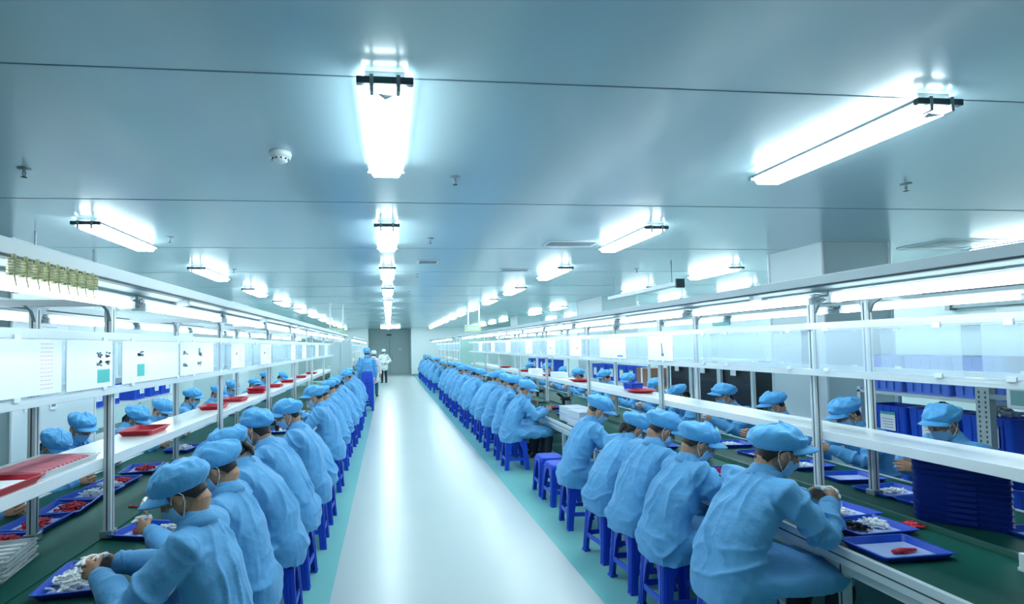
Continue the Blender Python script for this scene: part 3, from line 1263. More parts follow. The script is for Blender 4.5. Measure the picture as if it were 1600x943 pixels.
def make_person(J, seed=0, coat='coat', cap='cap', trouser='trouser', hairstyle=0, cots=False, mask=True, fine=1.0, glasses=False):
    """J holds joint positions; +Y is where the person faces; sitting or standing"""
    rnd = random.Random(seed)
    r = empty('person')
    sit = J.get('sit', True)
    H = head_matrix(J['head'], J['pitch'], J['yaw'], J.get('roll', 0))
    pel, wai, che, nek = [Vector(J[k]) for k in ('pelvis', 'waist', 'chest', 'neck')]
    # ------------------------------------------------ body (skin)
    b = MB()
    hb = MB()
    ellipsoid(hb, (0, -.012, .028), (.074, .094, .090))
    ellipsoid(hb, (0, .022, -.028), (.064, .072, .088))
    ellipsoid(hb, (0, .045, -.082), (.042, .046, .036))
    ellipsoid(hb, (0, .070, .018), (.052, .024, .016))
    for s in (-1, 1):
        ellipsoid(hb, (s * .038, .058, -.028), (.026, .028, .026))
        ellipsoid(hb, (s * .030, .082, .002), (.014, .010, .009))
        em = Matrix.Translation((s * .074, -.002, -.012)) @ Euler((.15, 0, s * -.35)).to_matrix().to_4x4()
        ellipsoid(hb, (0, 0, 0), (.009, .020, .032), em, 14, 10)
        ellipsoid(hb, (s * .002, .004, -.026), (.007, .010, .012), em, 10, 8)
    loft(hb, [(0, .088, .010), (0, .100, -.012), (0, .108, -.030)], [.009, .011, .015], hint=(1, 0, 0), n=10)
    ellipsoid(hb, (0, .088, -.060), (.024, .014, .007))
    ellipsoid(hb, (0, .086, -.070), (.020, .013, .007))
    xf(hb, H, b)
    loft(b, [H @ Vector((0, -.03, -.02)), H @ Vector((0, -.034, -.075)), nek + Vector((0, .004, .015)), che + Vector((0, .02, .03))],
         [(.056, .060), (.054, .058), (.058, .054), (.06, .035)], hint=(0, 1, 0))
    loft(b, [pel, wai, che], [(.13, .09), (.12, .07), (.10, .05)], hint=(0, 1, 0))
    cb = [] if cots else None
    for k, s in (('L', -1), ('R', 1)):
        sh, el, wr = [Vector(J[q + k]) for q in ('sh', 'el', 'wr')]
        loft(b, [che + Vector((s * .05, .01, .02)), sh, el, el.lerp(wr, .4), wr], [.05, .048, .038, .036, (.021, .026)], hint=(0, 0, 1), n=14)
        hd = J['hand' + k]
        hand(b, wr, hd[0], hd[1], hd[2], hd[3], cb)
        hip, kn, an = [Vector(J[q + k]) for q in ('hip', 'kn', 'an')]
        loft(b, [hip, kn, kn.lerp(an, .35), an], [.062, .045, .044, .034], hint=(0, 1, 0), n=12)
    me = voxelise(b, .0046 / fine)
    V = smooth_mesh(me, 2)
    # facial modelling: eye sockets, closed lids looking down
    Hi = np.array(H.inverted())
    L = V @ Hi[:3, :3].T + Hi[:3, 3]
    f = L[:, 1] > .04
    for s in (-1, 1):
        d = ((L[:, 0] - s * .031) / .017) ** 2 + ((L[:, 2] - .004) / .011) ** 2
        L[:, 1] -= np.where(f, .010 * np.exp(-d), 0)
        d = ((L[:, 0] - s * .031) / .011) ** 2 + ((L[:, 2] - .001) / .006) ** 2
        L[:, 1] += np.where(f, .006 * np.exp(-d), 0)
    Hm = np.array(H)
    V = L @ Hm[:3, :3].T + Hm[:3, 3]
    me.vertices.foreach_set('co', V.ravel())
    body = finish(me, 'body', M['skin'], r)
    # eyes and brows
    for s in (-1, 1):
        e = MB()
        ellipsoid(e, (s * .031, .0795, .000), (.0125, .006, .0035), H, 12, 8)
        e.build('eye', M['hair'], r, True)
        e = MB()
        loft(e, [H @ Vector((s * .014, .0945, .020)), H @ Vector((s * .030, .092, .025)), H @ Vector((s * .048, .078, .020))], [(.003, .004), (.003, .004), (.002, .0025)], n=8)
        e.build('eyebrow', M['hair'], r, True)
    if glasses:
        e = MB()
        for s in (-1, 1):
            ring = [H @ Vector((s * .034 + .024 * math.cos(a), .106 - .004, .0 + .017 * math.sin(a))) for a in [2 * PI * i / 14 for i in range(15)]]
            for i in range(14):
                e.cyl(ring[i], ring[i + 1], .0014, n=5)
            e.cyl(H @ Vector((s * .058, .102, .006)), H @ Vector((s * .082, .0, .006)), .0014, n=5)
        e.cyl(H @ Vector((-.010, .104, .002)), H @ Vector((.010, .104, .002)), .0014, n=5)
        e.build('glasses', M['black'], r)
    # ------------------------------------------------ hair
    H0 = H
    e = MB()
    nu, nv = 36, 14
    v, f = [], []
    low = -.066 if hairstyle == 0 else -.10
    for k in (0, 1):
        for j in range(nv + 1):
            t = j / nv
            z = .085 + (low - .085) * t
            for i in range(nu + 1):
                a = math.radians(-28 + 236 * i / nu) + PI  # sweep round the back of the head
                zz = z
                # hairline rises towards the ears
                side = abs(i / nu - .5) * 2
                if side > .55:
                    zz = .085 + ((low + (.012 - low) * min(1, (side - .55) / .3)) - .085) * t
                q = math.sqrt(max(.05, 1 - ((zz - .028) / .105) ** 2))
                if zz < .0:
                    q = max(q, .93 - (-zz) * 2.4)
                o = .0035 + .004 * k + .001 * vnoise(np.array([[i * .9, j * .35, seed]]))[0]
                rx, ry = .079 + o, .099 + o
                back = .0
                v.append(H @ Vector((rx * q * math.cos(a), -.012 + ry * q * math.sin(a), zz)))
    st = (nv + 1) * (nu + 1)
    for k in (0, 1):
        for j in range(nv):
            for i in range(nu):
                a0 = k * st + j * (nu + 1) + i
                f.append((a0, a0 + 1, a0 + nu + 2, a0 + nu + 1))
    for j in range(nv):
        for i in (0, nu):
            a0 = j * (nu + 1) + i
            f.append((a0, a0 + nu + 1, st + a0 + nu + 1, st + a0))
    for i in range(nu):
        for j in (0, nv):
            a0 = j * (nu + 1) + i
            f.append((a0, a0 + 1, st + a0 + 1, st + a0))
    e.add(v, f)
    if hairstyle == 2:     # fringe showing under the visor
        ellipsoid(e, (0, .062, .056), (.066, .044, .030), H0, 20, 10)
        ellipsoid(e, (0, .086, .040), (.056, .032, .028), H0, 20, 10)
    if hairstyle == 1:
        loft(e, [H @ Vector((0, -.095, -.06)), H @ Vector((0, -.10, -.10)), H @ Vector((0, -.085, -.135))], [(.045, .022), (.04, .02), (.02, .012)], n=12)
    e.build('hair', M['hair'], r, True)
    # ------------------------------------------------ cap
    puff = J.get('puff', 1.0)
    tilt = J.get('captilt', .30)
    H0 = H
    H = H @ Matrix.Translation((0, -.02, .037)) @ Euler((tilt, 0, rnd.uniform(-.04, .04))).to_matrix().to_4x4() @ Matrix.Translation((0, .02, -.03))
    e = MB()
    nu, nv = 64, 26
    prof = [(.90, -.006, 0), (.955, -.001, 0), (1.01, .006, 0), (1.065, .016, 0), (1.10, .030, .0), (1.12, .046, -.002), (1.12, .064, -.004), (1.095, .082, -.005), (1.04, .099, -.006), (.95, .113, -.006),
            (.82, .124, -.006), (.65, .132, -.006), (.45, .138, -.006), (.23, .141, -.006), (.0, .142, -.006)]
    v, f = [], []
    sag = J.get('sag', .012)
    for j, (q, z, sh) in enumerate(prof):
        for i in range(nu):
            a = 2 * PI * i / nu
            ca, sa = math.cos(a), math.sin(a)
            bulge = max(0, (z + .004) / .1)
            amp = min(1, bulge * 2.2)
            wr_ = .028 * math.sin(a * 17 + 2.1 * math.sin(a * 3 + seed)) * max(0, 1 - abs(z - .006) / .026)
            nz = vnoise(np.array([[ca * 1.5 + seed * 3.1, sa * 1.5, z * 22]]))[0] * .10 * amp
            nz2 = ((1 - abs(vnoise(np.array([[ca * 1.7 + seed * 1.7 + q * 2, sa * 1.7, z * 46 + ca * 1.5]]))[0])) ** 4 - .3) * .075 * amp
            nz3 = ((1 - abs(vnoise(np.array([[ca * q * 4.2 + seed * 2.3, sa * q * 3.0, z * 9]]))[0])) ** 4 - .3) * .19 * amp
            k = q * (1 + wr_ + nz + nz2 * .7)
            k = 1 + (k - 1) * puff if q > 1 else k
            x = .094 * (1 + (k - 1) * (.75 if q > 1 else 1)) * ca
            fall = .026 * max(0, sa) * min(1, max(0, z - .03) / .05) * min(1, q)
            y = -.012 + .112 * k * sa + sh
            if sa < 0:
                y *= 1 + .17 * amp * puff
            zz = z * (.86 if z > 0 else 1) - fall - (sag * amp * max(0, -sa)) * 1.2 + .010 * amp * max(0, sa) + (nz * .10 + nz2 * .10 + nz3 * .10) * amp
            zz -= .012 * max(0, -sa) * (1 - amp)   # band dips at the nape
            v.append(H @ Vector((x, y, zz)))
    m = len(prof)
    for j in range(m - 1):
        for i in range(nu):
            q = (i + 1) % nu
            f.append((j * nu + i, j * nu + q, (j + 1) * nu + q, (j + 1) * nu + i))
    # inner skin so the cap has thickness
    base = len(v)
    for (q, z) in ((.88, -.006), (.87, .030), (.80, .06)):
        for i in range(nu):
            a = 2 * PI * i / nu
            zz = z - .012 * max(0, -math.sin(a))
            v.append(H @ Vector((.094 * q * math.cos(a), -.012 + .112 * q * math.sin(a), zz)))
    for i in range(nu):
        q = (i + 1) % nu
        f.append((i, base + i, base + q, q))
        for j in range(2):
            f.append((base + j * nu + i, base + (j + 1) * nu + i, base + (j + 1) * nu + q, base + j * nu + q))
    e.add(v, f)
    capo = e.build('cap', M[cap], r, True)
    sub = capo.modifiers.new('s', 'SUBSURF')
    sub.levels = sub.render_levels = 1
    # visor: curved plate
    e = MB()
    v, f = [], []
    nu, nv = 24, 6
    for k in (0, 1):
        for j in range(nv + 1):
            t = j / nv
            for i in range(nu + 1):
                a = math.radians(18 + 144 * i / nu)
                ext = .080 * t * math.sin(math.radians(180 * i / nu)) ** .55
                x = (.082 + ext * .55) * math.cos(a)
                y = -.012 + (.098 + ext) * math.sin(a)
                z = .006 - .020 * t ** 1.3 - .020 * (abs(math.cos(a)) ** 2) * t + .006 * k + .008 * math.sin(a)
                v.append(H @ Vector((x, y, z)))
    st = (nv + 1) * (nu + 1)
    for k in (0, 1):
        for j in range(nv):
            for i in range(nu):
                a0 = k * st + j * (nu + 1) + i
                f.append((a0, a0 + 1, a0 + nu + 2, a0 + nu + 1))
    for j in range(nv):
        for i in (0, nu):
            a0 = j * (nu + 1) + i
            f.append((a0, a0 + nu + 1, st + a0 + nu + 1, st + a0))
    for i in range(nu):
        for j in (0, nv):
            a0 = j * (nu + 1) + i
            f.append((a0, a0 + 1, st + a0 + 1, st + a0))
    e.add(v, f)
    e.build('visor', M[cap], capo, True)
    H = H0
    # ------------------------------------------------ mask
    if mask:
        e = MB()
        v, f = [], []
        nu, nv = 24, 12
        for k in (0, 1):
            for j in range(nv + 1):
                t = j / nv
                z = -.020 - .098 * t
                for i in range(nu + 1):
                    u = i / nu * 2 - 1
                    edge = abs(u)
                    zz = z * (1 - .0 * edge) + (-.008 + .016 * t) * edge ** 2 * 1.2
                    a = u * math.radians(72)
                    rx = .071 + .003 * k
                    ry = .090 + .003 * k
                    w = 1 - .30 * max(0, (t - .55)) ** 1.2 * 1.6
                    x = rx * math.sin(a) * w
                    y = .014 + ry * math.cos(a) * (1 - .22 * max(0, t - .6))
                    y += .016 * math.exp(-(u / .22) ** 2) * math.exp(-((t - .18) / .25) ** 2)
                    y += .0022 * math.sin(t * PI * 7) * (1 - edge)
                    v.append(H @ Vector((x, y, zz)))
        st = (nv + 1) * (nu + 1)
        for k in (0, 1):
            for j in range(nv):
                for i in range(nu):
                    a0 = k * st + j * (nu + 1) + i
                    f.append((a0, a0 + 1, a0 + nu + 2, a0 + nu + 1))
        for j in range(nv):
            for i in (0, nu):
                a0 = j * (nu + 1) + i
                f.append((a0, a0 + nu + 1, st + a0 + nu + 1, st + a0))
        for i in range(nu):
            for j in (0, nv):
                a0 = j * (nu + 1) + i
                f.append((a0, a0 + 1, st + a0 + 1, st + a0))
        e.add(v, f)
        mk = e.build('face_mask', M['mask'], r, True)
        for s in (-1, 1):
            e = MB()
            P = [(s * .069, .040, -.020), (s * .076, .022, -.002), (s * .083, .002, .016), (s * .085, -.018, .010), (s * .082, -.026, -.020), (s * .079, -.012, -.048), (s * .073, .015, -.075), (s * .060, .040, -.095)]
            P = [H @ Vector(p) for p in P]
            for i in range(len(P) - 1):
                e.cyl(P[i], P[i + 1], .0021, n=6)
            e.build('ear_loop', M['strap'], mk, True)
    # ------------------------------------------------ coat
    b = MB()
    W_ = J.get('width', 1.0)
    back = Vector((0, J.get('hunch', -.02), 0))
    if sit:
        loft(b, [pel + Vector((0, -.035, -.03)), pel + Vector((0, -.03, .06)), wai + back, wai.lerp(che, .55) + back, che + Vector((0, 0, .0)), che.lerp(nek, .62), nek + Vector((0, -.005, .005))],
             [(.205 * W_, .135), (.208 * W_, .138), (.195 * W_, .130), (.200 * W_, .126), (.188 * W_, .110), (.135, .088), (.078, .072)], hint=(0, 1, 0), n=24, power=2.3)
        kl, kr = Vector(J['knL']), Vector(J['knR'])
        km = (kl + kr) / 2
        sp = abs(kr.x - kl.x) / 2
        loft(b, [pel + Vector((0, -.02, -.0)), pel.lerp(km, .35), pel.lerp(km, .7), pel.lerp(km, .98)],
             [(.215 * W_, .085), (.125 + sp, .088), (.110 + sp, .082), (.085 + sp, .078)], hint=(0, 0, 1), n=24, power=2.8)
        # skirt draping past the stool edge at the sides and back
        loft(b, [pel + Vector((0, -.03, -.02)), pel + Vector((0, -.032, -.095))], [(.203 * W_, .170), (.196 * W_, .172)], hint=(0, 1, 0), n=28, power=3.0)
    else:
        loft(b, [pel + Vector((0, 0, J.get('hem', -.22))), pel, wai, che, che.lerp(nek, .62), nek], [(.215, .155), (.195, .145), (.175, .13), (.185, .12), (.13, .085), (.075, .07)], hint=(0, 1, 0), n=24, power=2.2)
    arms = []
    for k, s in (('L', -1), ('R', 1)):
        sh, el, wr = [Vector(J[q + k]) for q in ('sh', 'el', 'wr')]
        cu = el.lerp(wr, .90)
        loft(b, [che.lerp(nek, .35) + Vector((s * .07, 0, 0)), sh, sh.lerp(el, .5), el, el.lerp(wr, .5), cu], [.070, .084, .082, .080, .071, (.046, .052)], hint=(0, 0, 1), n=18)
        arms.append((np.array(sh), np.array(el), np.array(wr)))
    me = voxelise(b, .0075)
    V = smooth_mesh(me, 9, .5, -.3)
    N = normals_of(me)
    # folds
    dmin = np.full(len(V), 9.0)
    arc = np.zeros(len(V))
    for ai, (sh, el, wr) in enumerate(arms):
        d1, t1 = seg_dist(V, sh, el)
        d2, t2 = seg_dist(V, el, wr)
        l1, l2 = np.linalg.norm(el - sh), np.linalg.norm(wr - el)
        ar = np.where(d1 < d2, t1 * l1, l1 + t2 * l2)
        d = np.minimum(d1, d2)
        m_ = d < dmin
        arc = np.where(m_, ar + ai * 7, arc)
        dmin = np.minimum(dmin, d)
    arm_w = np.clip((.125 - dmin) / .04, 0, 1)
    el_w = np.zeros(len(V))
    for sh, el, wr in arms:
        de = np.linalg.norm(V - el, axis=1)
        el_w = np.maximum(el_w, np.exp(-(de / .13) ** 2))
    warp = np.stack([vnoise(V * 5 + 11, seed), vnoise(V * 5 + 37, seed + 1), vnoise(V * 5 + 71, seed + 2)], 1) * 1.6
    A = np.stack([arc * 26 + warp[:, 0] * 1.6, V[:, 0] * 7 + warp[:, 1], V[:, 2] * 7], 1)
    def crease(ph, p):
        return (1 - np.abs(np.sin(ph))) ** p
    mk1 = np.clip(vnoise(V * 6 + 5, seed + 21) * 1.2 + .55, 0, 1)
    mk2 = np.clip(vnoise(V * 5 + 9, seed + 22) * 1.3 + .55, 0, 1)
    arm_f = crease(arc * 30 + warp[:, 0] * 2.0 + 1.2 * vnoise(V * 11, seed + 3), 1.6) * 2 * mk1 - .6
    th = np.arctan2(V[:, 0], -(V[:, 1] - wai.y) + .35)
    tor_v = crease(th * 13 + warp[:, 0] * 1.3 + V[:, 2] * 3.0 * np.sign(V[:, 0]) + .8 * vnoise(V * np.array([8, 8, 3]), seed + 5), 1.8) * 2 * mk2 - .6
    tor_h = crease(V[:, 2] * 24 - 9 * V[:, 0] ** 2 * 3 + warp[:, 1] * 1.7 + .9 * vnoise(V * np.array([4, 4, 9]), seed + 6), 1.8) * 2 * mk1 - .6
    lowz = pel.z + .22
    hw = np.clip((lowz - V[:, 2]) / .2, 0, 1)
    tor = tor_v * (1 - hw * .8) + tor_h * (hw * .9 + .12)
    amp_t = .0105
    disp = arm_w * arm_f * (.009 + .014 * el_w) + (1 - arm_w) * tor * amp_t
    disp += .008 * vnoise(V * 6, seed + 7) + .0025 * vnoise(V * 24, seed + 8)
    nd = np.linalg.norm(V - np.array(nek), axis=1)
    disp *= np.clip((nd - .06) / .10, .1, 1)
    # armpit creases
    for sh, el, wr in arms:
        c = sh * .65 + np.array(wai) * .35
        dd, _ = seg_dist(V, c, sh * .9 + np.array(che) * .1)
        disp -= .012 * np.exp(-(dd / .035) ** 2) * (1 - arm_w)
    V = V + N * disp[:, None]
    if sit:
        # rests on the stool: nothing of the coat goes below the seat top inside its outline
        ins = (np.abs(V[:, 0]) < .156) & (np.abs(V[:, 1]) < .156) & (V[:, 2] < .463)
        V[ins, 2] = .463
        ring = (V[:, 2] < .463) & ~ins
        mx = np.maximum(np.abs(V[:, 0]), np.abs(V[:, 1]))
        k = np.where(ring & (mx < .170), .170 / np.maximum(mx, .05), 1)
        V[:, 0] *= k
        V[:, 1] *= k
        V[:, 2] = np.maximum(V[:, 2], .405 + .02 * vnoise(V * 9, seed))
    me.vertices.foreach_set('co', V.ravel())
    me.update()
    sm = smooth_mesh(me, 1, .4, -.3)
    coato = finish(me, 'coat', M[coat], r)
    # collar
    e = MB()
    v, f = [], []
    nu = 30
    up = (Vector(J['head']) - nek).normalized()
    up = (up + Vector((0, 0, 1))).normalized()
    sx = Vector((1, 0, 0))
    sy = up.cross(sx).normalized()
    rows = [(.070, .068, -.022), (.067, .064, .012), (.069, .068, .028), (.074, .073, .026), (.080, .080, .002), (.090, .094, -.022)]
    for rx, ry, z in rows:
        for i in range(nu):
            a = math.radians(100 + 340 * i / (nu - 1))
            dz = .006 * math.sin(a * 2 + seed) + .012 * max(0, -math.sin(a))
            v.append(nek + sx * (rx * math.cos(a)) + sy * (ry * math.sin(a)) + up * (z + dz * (1 if z > 0 else .4)))
    for j in range(len(rows) - 1):
        for i in range(nu - 1):
            f.append((j * nu + i, j * nu + i + 1, (j + 1) * nu + i + 1, (j + 1) * nu + i))
    e.add(v, f)
    co = e.build('collar', M[coat], coato, True)
    sol = co.modifiers.new('t', 'SOLIDIFY')
    sol.thickness = .004
    # cuffs
    for k in ('L', 'R'):
        el, wr = Vector(J['el' + k]), Vector(J['wr' + k])
        e = MB()
        loft(e, [el.lerp(wr, .84), el.lerp(wr, .94)], [(.047, .053), (.040, .044)], hint=(0, 0, 1), n=18)
        me = voxelise(e, .006)
        Vc = smooth_mesh(me, 2)
        finish(me, 'cuff', M[coat], coato)
    # ------------------------------------------------ trousers, shoes
    b = MB()
    for k in ('L', 'R'):
        hip, kn, an = [Vector(J[q + k]) for q in ('hip', 'kn', 'an')]
        if sit:
            loft(b, [hip.lerp(kn, .25), hip.lerp(kn, .7), kn, kn.lerp(an, .15), kn.lerp(an, .5), kn.lerp(an, .93)], [.068, .070, .064, .064, .062, .054], hint=(0, 1, 0), n=16)
        else:
            loft(b, [hip, hip.lerp(kn, .5), kn, kn.lerp(an, .5), kn.lerp(an, .93)], [.088, .080, .064, .060, .056], hint=(0, 1, 0), n=16)
    if not sit:
        loft(b, [pel + Vector((-.04, 0, -.02)), pel + Vector((.04, 0, -.02))], [.11, .11], hint=(0, 1, 0))
    me = voxelise(b, .011)
    V = smooth_mesh(me, 4, .5, -.3)
    N = normals_of(me)
    V = V + N * (.004 * vnoise(V * np.array([10, 10, 22]), seed + 9))[:, None]
    me.vertices.foreach_set('co', V.ravel())
    finish(me, 'trousers', M[trouser], r)
    for k, s in (('L', -1), ('R', 1)):
        an = Vector(J['an' + k])
        e = MB()
        loft(e, [(an.x, an.y - .045, .052), (an.x, an.y + .01, .055), (an.x + s * .004, an.y + .09, .042), (an.x + s * .008, an.y + .165, .036)],
             [(.036, .048), (.040, .050), (.046, .036), (.036, .026)], hint=(0, 0, 1), n=16)
        ellipsoid(e, (an.x, an.y - .01, .085), (.04, .045, .04))
        me = voxelise(e, .008)
        V = smooth_mesh(me, 3)
        V[:, 2] = np.maximum(V[:, 2], .012)
        me.vertices.foreach_set('co', V.ravel())
        sh = finish(me, 'shoe', M['shoe'], r)
        e = MB()
        prof = [(an.x + s * .005 + .045 * math.cos(a) * (1 - .12 * math.sin(a)), an.y + .055 + .125 * math.sin(a)) for a in [2 * PI * i / 20 for i in range(20)]]
        e.add([(x, y, 0) for x, y in prof] + [(x, y, .016) for x, y in prof], [tuple(range(19, -1, -1)), tuple(range(20, 40))] + [(i, (i + 1) % 20, 20 + (i + 1) % 20, 20 + i) for i in range(20)])
        e.build('sole', M['sole'], sh)
    if cots:
        for cm in cb:
            me = voxelise(cm, .0035)
            smooth_mesh(me, 2)
            finish(me, 'finger_cot', M['strap'], r, 'white rubber finger cot')
    return r


def seated(lean=.14, head_f=.13, head_dn=.0, pitch=.75, yaw=0.0, roll=0.0, reach=.50, handz=.86, hx=.035, twist=0.0, up=0.0, elbow=.25, elz=.72, curl=(.55, .6, .65, .7), hunch=-.03, knee=.50, width=1.0, lh=None, rh=None, sag=.012, puff=1.0, shx=0.0, captilt=.30):
    j = dict(sit=True)
    j['pelvis'] = (0, -.02, .535)
    j['waist'] = (0, lean * .12 - .015, .70)
    j['chest'] = (shx, lean * .75, .93 + up)
    nk = Vector((shx * 1.2, lean * 1.12, 1.045 + up - lean * .12))
    j['neck'] = tuple(nk)
    j['head'] = (nk.x + math.sin(-yaw) * .04, nk.y + head_f * .60, nk.z + .132 - head_dn)
    j['pitch'], j['yaw'], j['roll'] = pitch * .82, yaw, roll
    j['hunch'] = hunch
    j['width'] = width
    j['sag'] = sag
    j['puff'] = puff
    j['captilt'] = captilt
    for k, s in (('L', -1), ('R', 1)):
        j['sh' + k] = (s * .172 + shx, lean * .85, .975 + up + s * twist * .05)
        h = (lh if s < 0 else rh)
        wr = h if h else (s * (hx + .045), reach, handz - .02)
        el = (s * elbow, (lean * .85 + wr[1]) * .5 - .02, min(elz, wr[2] - .01) + (.04 if h and wr[2] > 1 else 0))
        # keep limb lengths plausible
        shv, wv, ev = Vector(j['sh' + k]), Vector(wr), Vector(el)
        for _ in range(8):
            d = ev - shv
            ev = shv + d * (.29 / max(d.length, .01))
            d = ev - wv
            ev = wv + d * (.255 / max(d.length, .01))
        j['el' + k] = tuple(ev)
        j['wr' + k] = wr
        j['hip' + k] = (s * .085, .02, .53)
        j['kn' + k] = (s * .125, knee, .515)
        j['an' + k] = (s * .12, knee - .06, .10)
        f = Vector((-s * .38, .62, .12))
        j['hand' + k] = (f, Vector((-s * .85, -.25, -.25)), s_thumb(f, s), curl)
    return j


def s_thumb(f, s):
    # thumb points up/inwards when the palms face each other
    nn = Vector((-s * .85, -.25, -.25))
    f = Vector(f).normalized()
    nn = (nn - f * nn.dot(f)).normalized()
    c = f.cross(nn)
    return 1 if c.z > 0 else -1


# local frame: faces +Y. Right row workers face +X, left row workers face -X
VAR = {}
VAR['a'] = make_person(seated(lean=.16, pitch=.62, yaw=-.38, reach=.50, handz=.90, hx=.03, puff=1.1, captilt=.50), 1, cots=True, hairstyle=2, fine=1.1)
VAR['b'] = make_person(seated(lean=.13, pitch=.85, yaw=-.25, reach=.46, handz=.87, head_dn=.012, hx=.03), 2, cots=True, hairstyle=0, fine=1.1)
VAR['c'] = make_person(seated(lean=.20, pitch=.95, yaw=-.30, reach=.52, handz=.84, head_dn=.03, width=.96), 3, hairstyle=1, trouser='trouser')
VAR['d'] = make_person(seated(lean=.09, pitch=.55, yaw=.15, reach=.44, handz=.88, up=.02, rh=(.05, .40, .98)), 4, hairstyle=0)
VAR['e'] = make_person(seated(lean=.17, pitch=.95, yaw=-.10, reach=.52, handz=.84, head_dn=.03, roll=.10, hunch=-.05), 5, hairstyle=1, trouser='jeans')
VAR['f'] = make_person(seated(lean=.12, pitch=.70, yaw=-.30, reach=.48, handz=.86, width=1.04, twist=.4), 6, hairstyle=0, glasses=True)

VAR['g'] = make_person(seated(lean=.05, pitch=.85, yaw=.12, reach=.43, handz=.87, head_f=.11, hx=.03), 7, cots=True, hairstyle=0, fine=1.1)
VAR['h'] = make_person(seated(lean=.06, pitch=.72, yaw=.10, reach=.44, handz=.88, head_f=.10, rh=(.06, .40, .97)), 8, cots=True, hairstyle=0)
LT, RT = PI / 2, -PI / 2      # left row faces -X, right row faces +X
PERSON_SPOTS = []


def add_person(var, x, y, rz, label, scale=1.0, group=None, stool_label=None, jit=0.0):
    o = place(VAR[var], USED, (x, y, 0), rz + jit, label, 'person', group)
    if scale != 1.0:
        o.scale = (scale, scale, 1.0 + (scale - 1.0))
    PERSON_SPOTS.append((x, y))
    if stool_label:
        place(STOOL, USED, (x, y, 0), rz + jit * .6, stool_label, 'stool', 'blue plastic stools of the ' + ('right' if x > 0 else 'left') + ' bench')
    return o


def descr(side, row, n):
    return f'worker in blue coat and cap, {ORD[n]} from the camera, {row} of the {side} bench'


# right bench, aisle side
RN = [(2.82, 1.93, 'a', 1.06, .06), (3.48, 1.91, 'f', 1.0, .0), (3.97, 1.91, 'b', 1.02, .10), (4.52, 1.91, 'c', .97, .22), (5.32, 1.93, 'b', 1.02, -.10)]
lab = ['masked worker nearest on the right, blue cap and coat, white part in both hands',
       'second worker from the camera in the right aisle row, just behind the nearest one',
       'third seated worker on the right, blue coat, dark hair below the cap',
       'worker in blue leaning over the right bench, cap lowest of the right group',
       'worker in blue sitting beside the two empty stools on the right']
for i, (y, x, v, sc, jt) in enumerate(RN):
    add_person(v, x, y, RT, lab[i], sc, stool_label=f'blue plastic stool under the {ORD[i]} worker from the camera, right aisle side', jit=jt)
for i, y in enumerate((6.10, 6.52)):
    place(STOOL, USED, (1.98 + i * .0, y, 0), .06 - .1 * i, ['nearer of the two empty blue stools beside the right bench', 'farther of the two empty blue stools beside the right bench'][i], 'stool', 'blue plastic stools of the right bench')
rest = [7.90, 8.62, 9.35, 10.2, 11.05, 11.9, 12.8, 13.8, 14.8, 15.9, 17.0, 18.2, 20.9, 22.2, 23.6, 25.0, 26.5, 28.0, 29.6, 31.2]
vv = 'fdbacfebdacbfdabcfeb'
rnd = random.Random(3)
for i, y in enumerate(rest):
    lb = 'worker in blue beyond the empty stools on the right, coat draped over the knees' if i == 0 else descr('right', 'aisle side', i + 5)
    add_person(vv[i], 1.88 + rnd.uniform(-.03, .03), y, RT, lb, rnd.uniform(.97, 1.05), 'far workers of the right aisle row' if i > 4 else None,
               f'blue plastic stool under the {ORD[i + 5] if i + 5 < 25 else ORD[24]} worker from the camera, right aisle side', rnd.uniform(-.12, .12))
# right bench, wall side (faces -X)
RF = [(3.62, 4.36, 'd'), (4.45, 4.38, 'b'), (5.35, 4.36, 'f'), (6.2, 4.38, 'a'), (7.15, 4.36, 'c'), (7.95, 4.40, 'b'), (9.0, 4.36, 'd'), (9.9, 4.36, 'f'), (11.2, 4.36, 'a'), (12.3, 4.38, 'b'), (13.8, 4.36, 'd'), (15.4, 4.36, 'f')]
for i, (y, x, v) in enumerate(RF):
    add_person(v, x, y, LT, descr('right', 'wall side', i), rnd.uniform(.98, 1.03), None, f'blue plastic stool under the {ORD[i]} worker from the camera, right wall side', rnd.uniform(-.12, .12))
# left bench, aisle side
LN = [(2.58, -.83, 'g', 1.03, -.02), (3.16, -.85, 'h', 1.02, .0), (3.76, -.80, 'e', 1.05, .08), (4.42, -.80, 'a', 1.0, -.08), (5.22, -.78, 'd', 1.04, .05), (5.90, -.78, 'c', 1.0, -.05), (7.15, -.80, 'd', 1.03, -.05)]
labl = ['worker in blue nearest on the left, bent over a tray of white parts',
        'second worker from the camera in the left aisle row, dark hair at the nape',
        'worker in blue on the left with head bowed lowest in the group',
        'fourth worker from the camera in the left aisle row, flat blue cap',
        'worker on the left sitting taller, blue cap tipped over a masked face',
        'sixth worker from the camera in the left aisle row',
        'upright worker in blue beyond the gap in the left aisle row']
for i, (y, x, v, sc, jt) in enumerate(LN):
    add_person(v, x, y, LT, labl[i], sc, stool_label=f'blue plastic stool under the {ORD[i]} worker from the camera, left aisle side', jit=jt)
for i, y in enumerate((8.35, 9.35, 10.25, 11.2, 12.2, 13.3, 14.5, 19.0, 20.8)):
    add_person('bfacdfeba'[i], -.80 + rnd.uniform(-.03, .03), y, LT, descr('left', 'aisle side', i + 7), rnd.uniform(.98, 1.05), 'far workers of the left aisle row' if i > 2 else None,
               f'blue plastic stool under the {ORD[i + 7]} worker from the camera, left aisle side', rnd.uniform(-.1, .1))
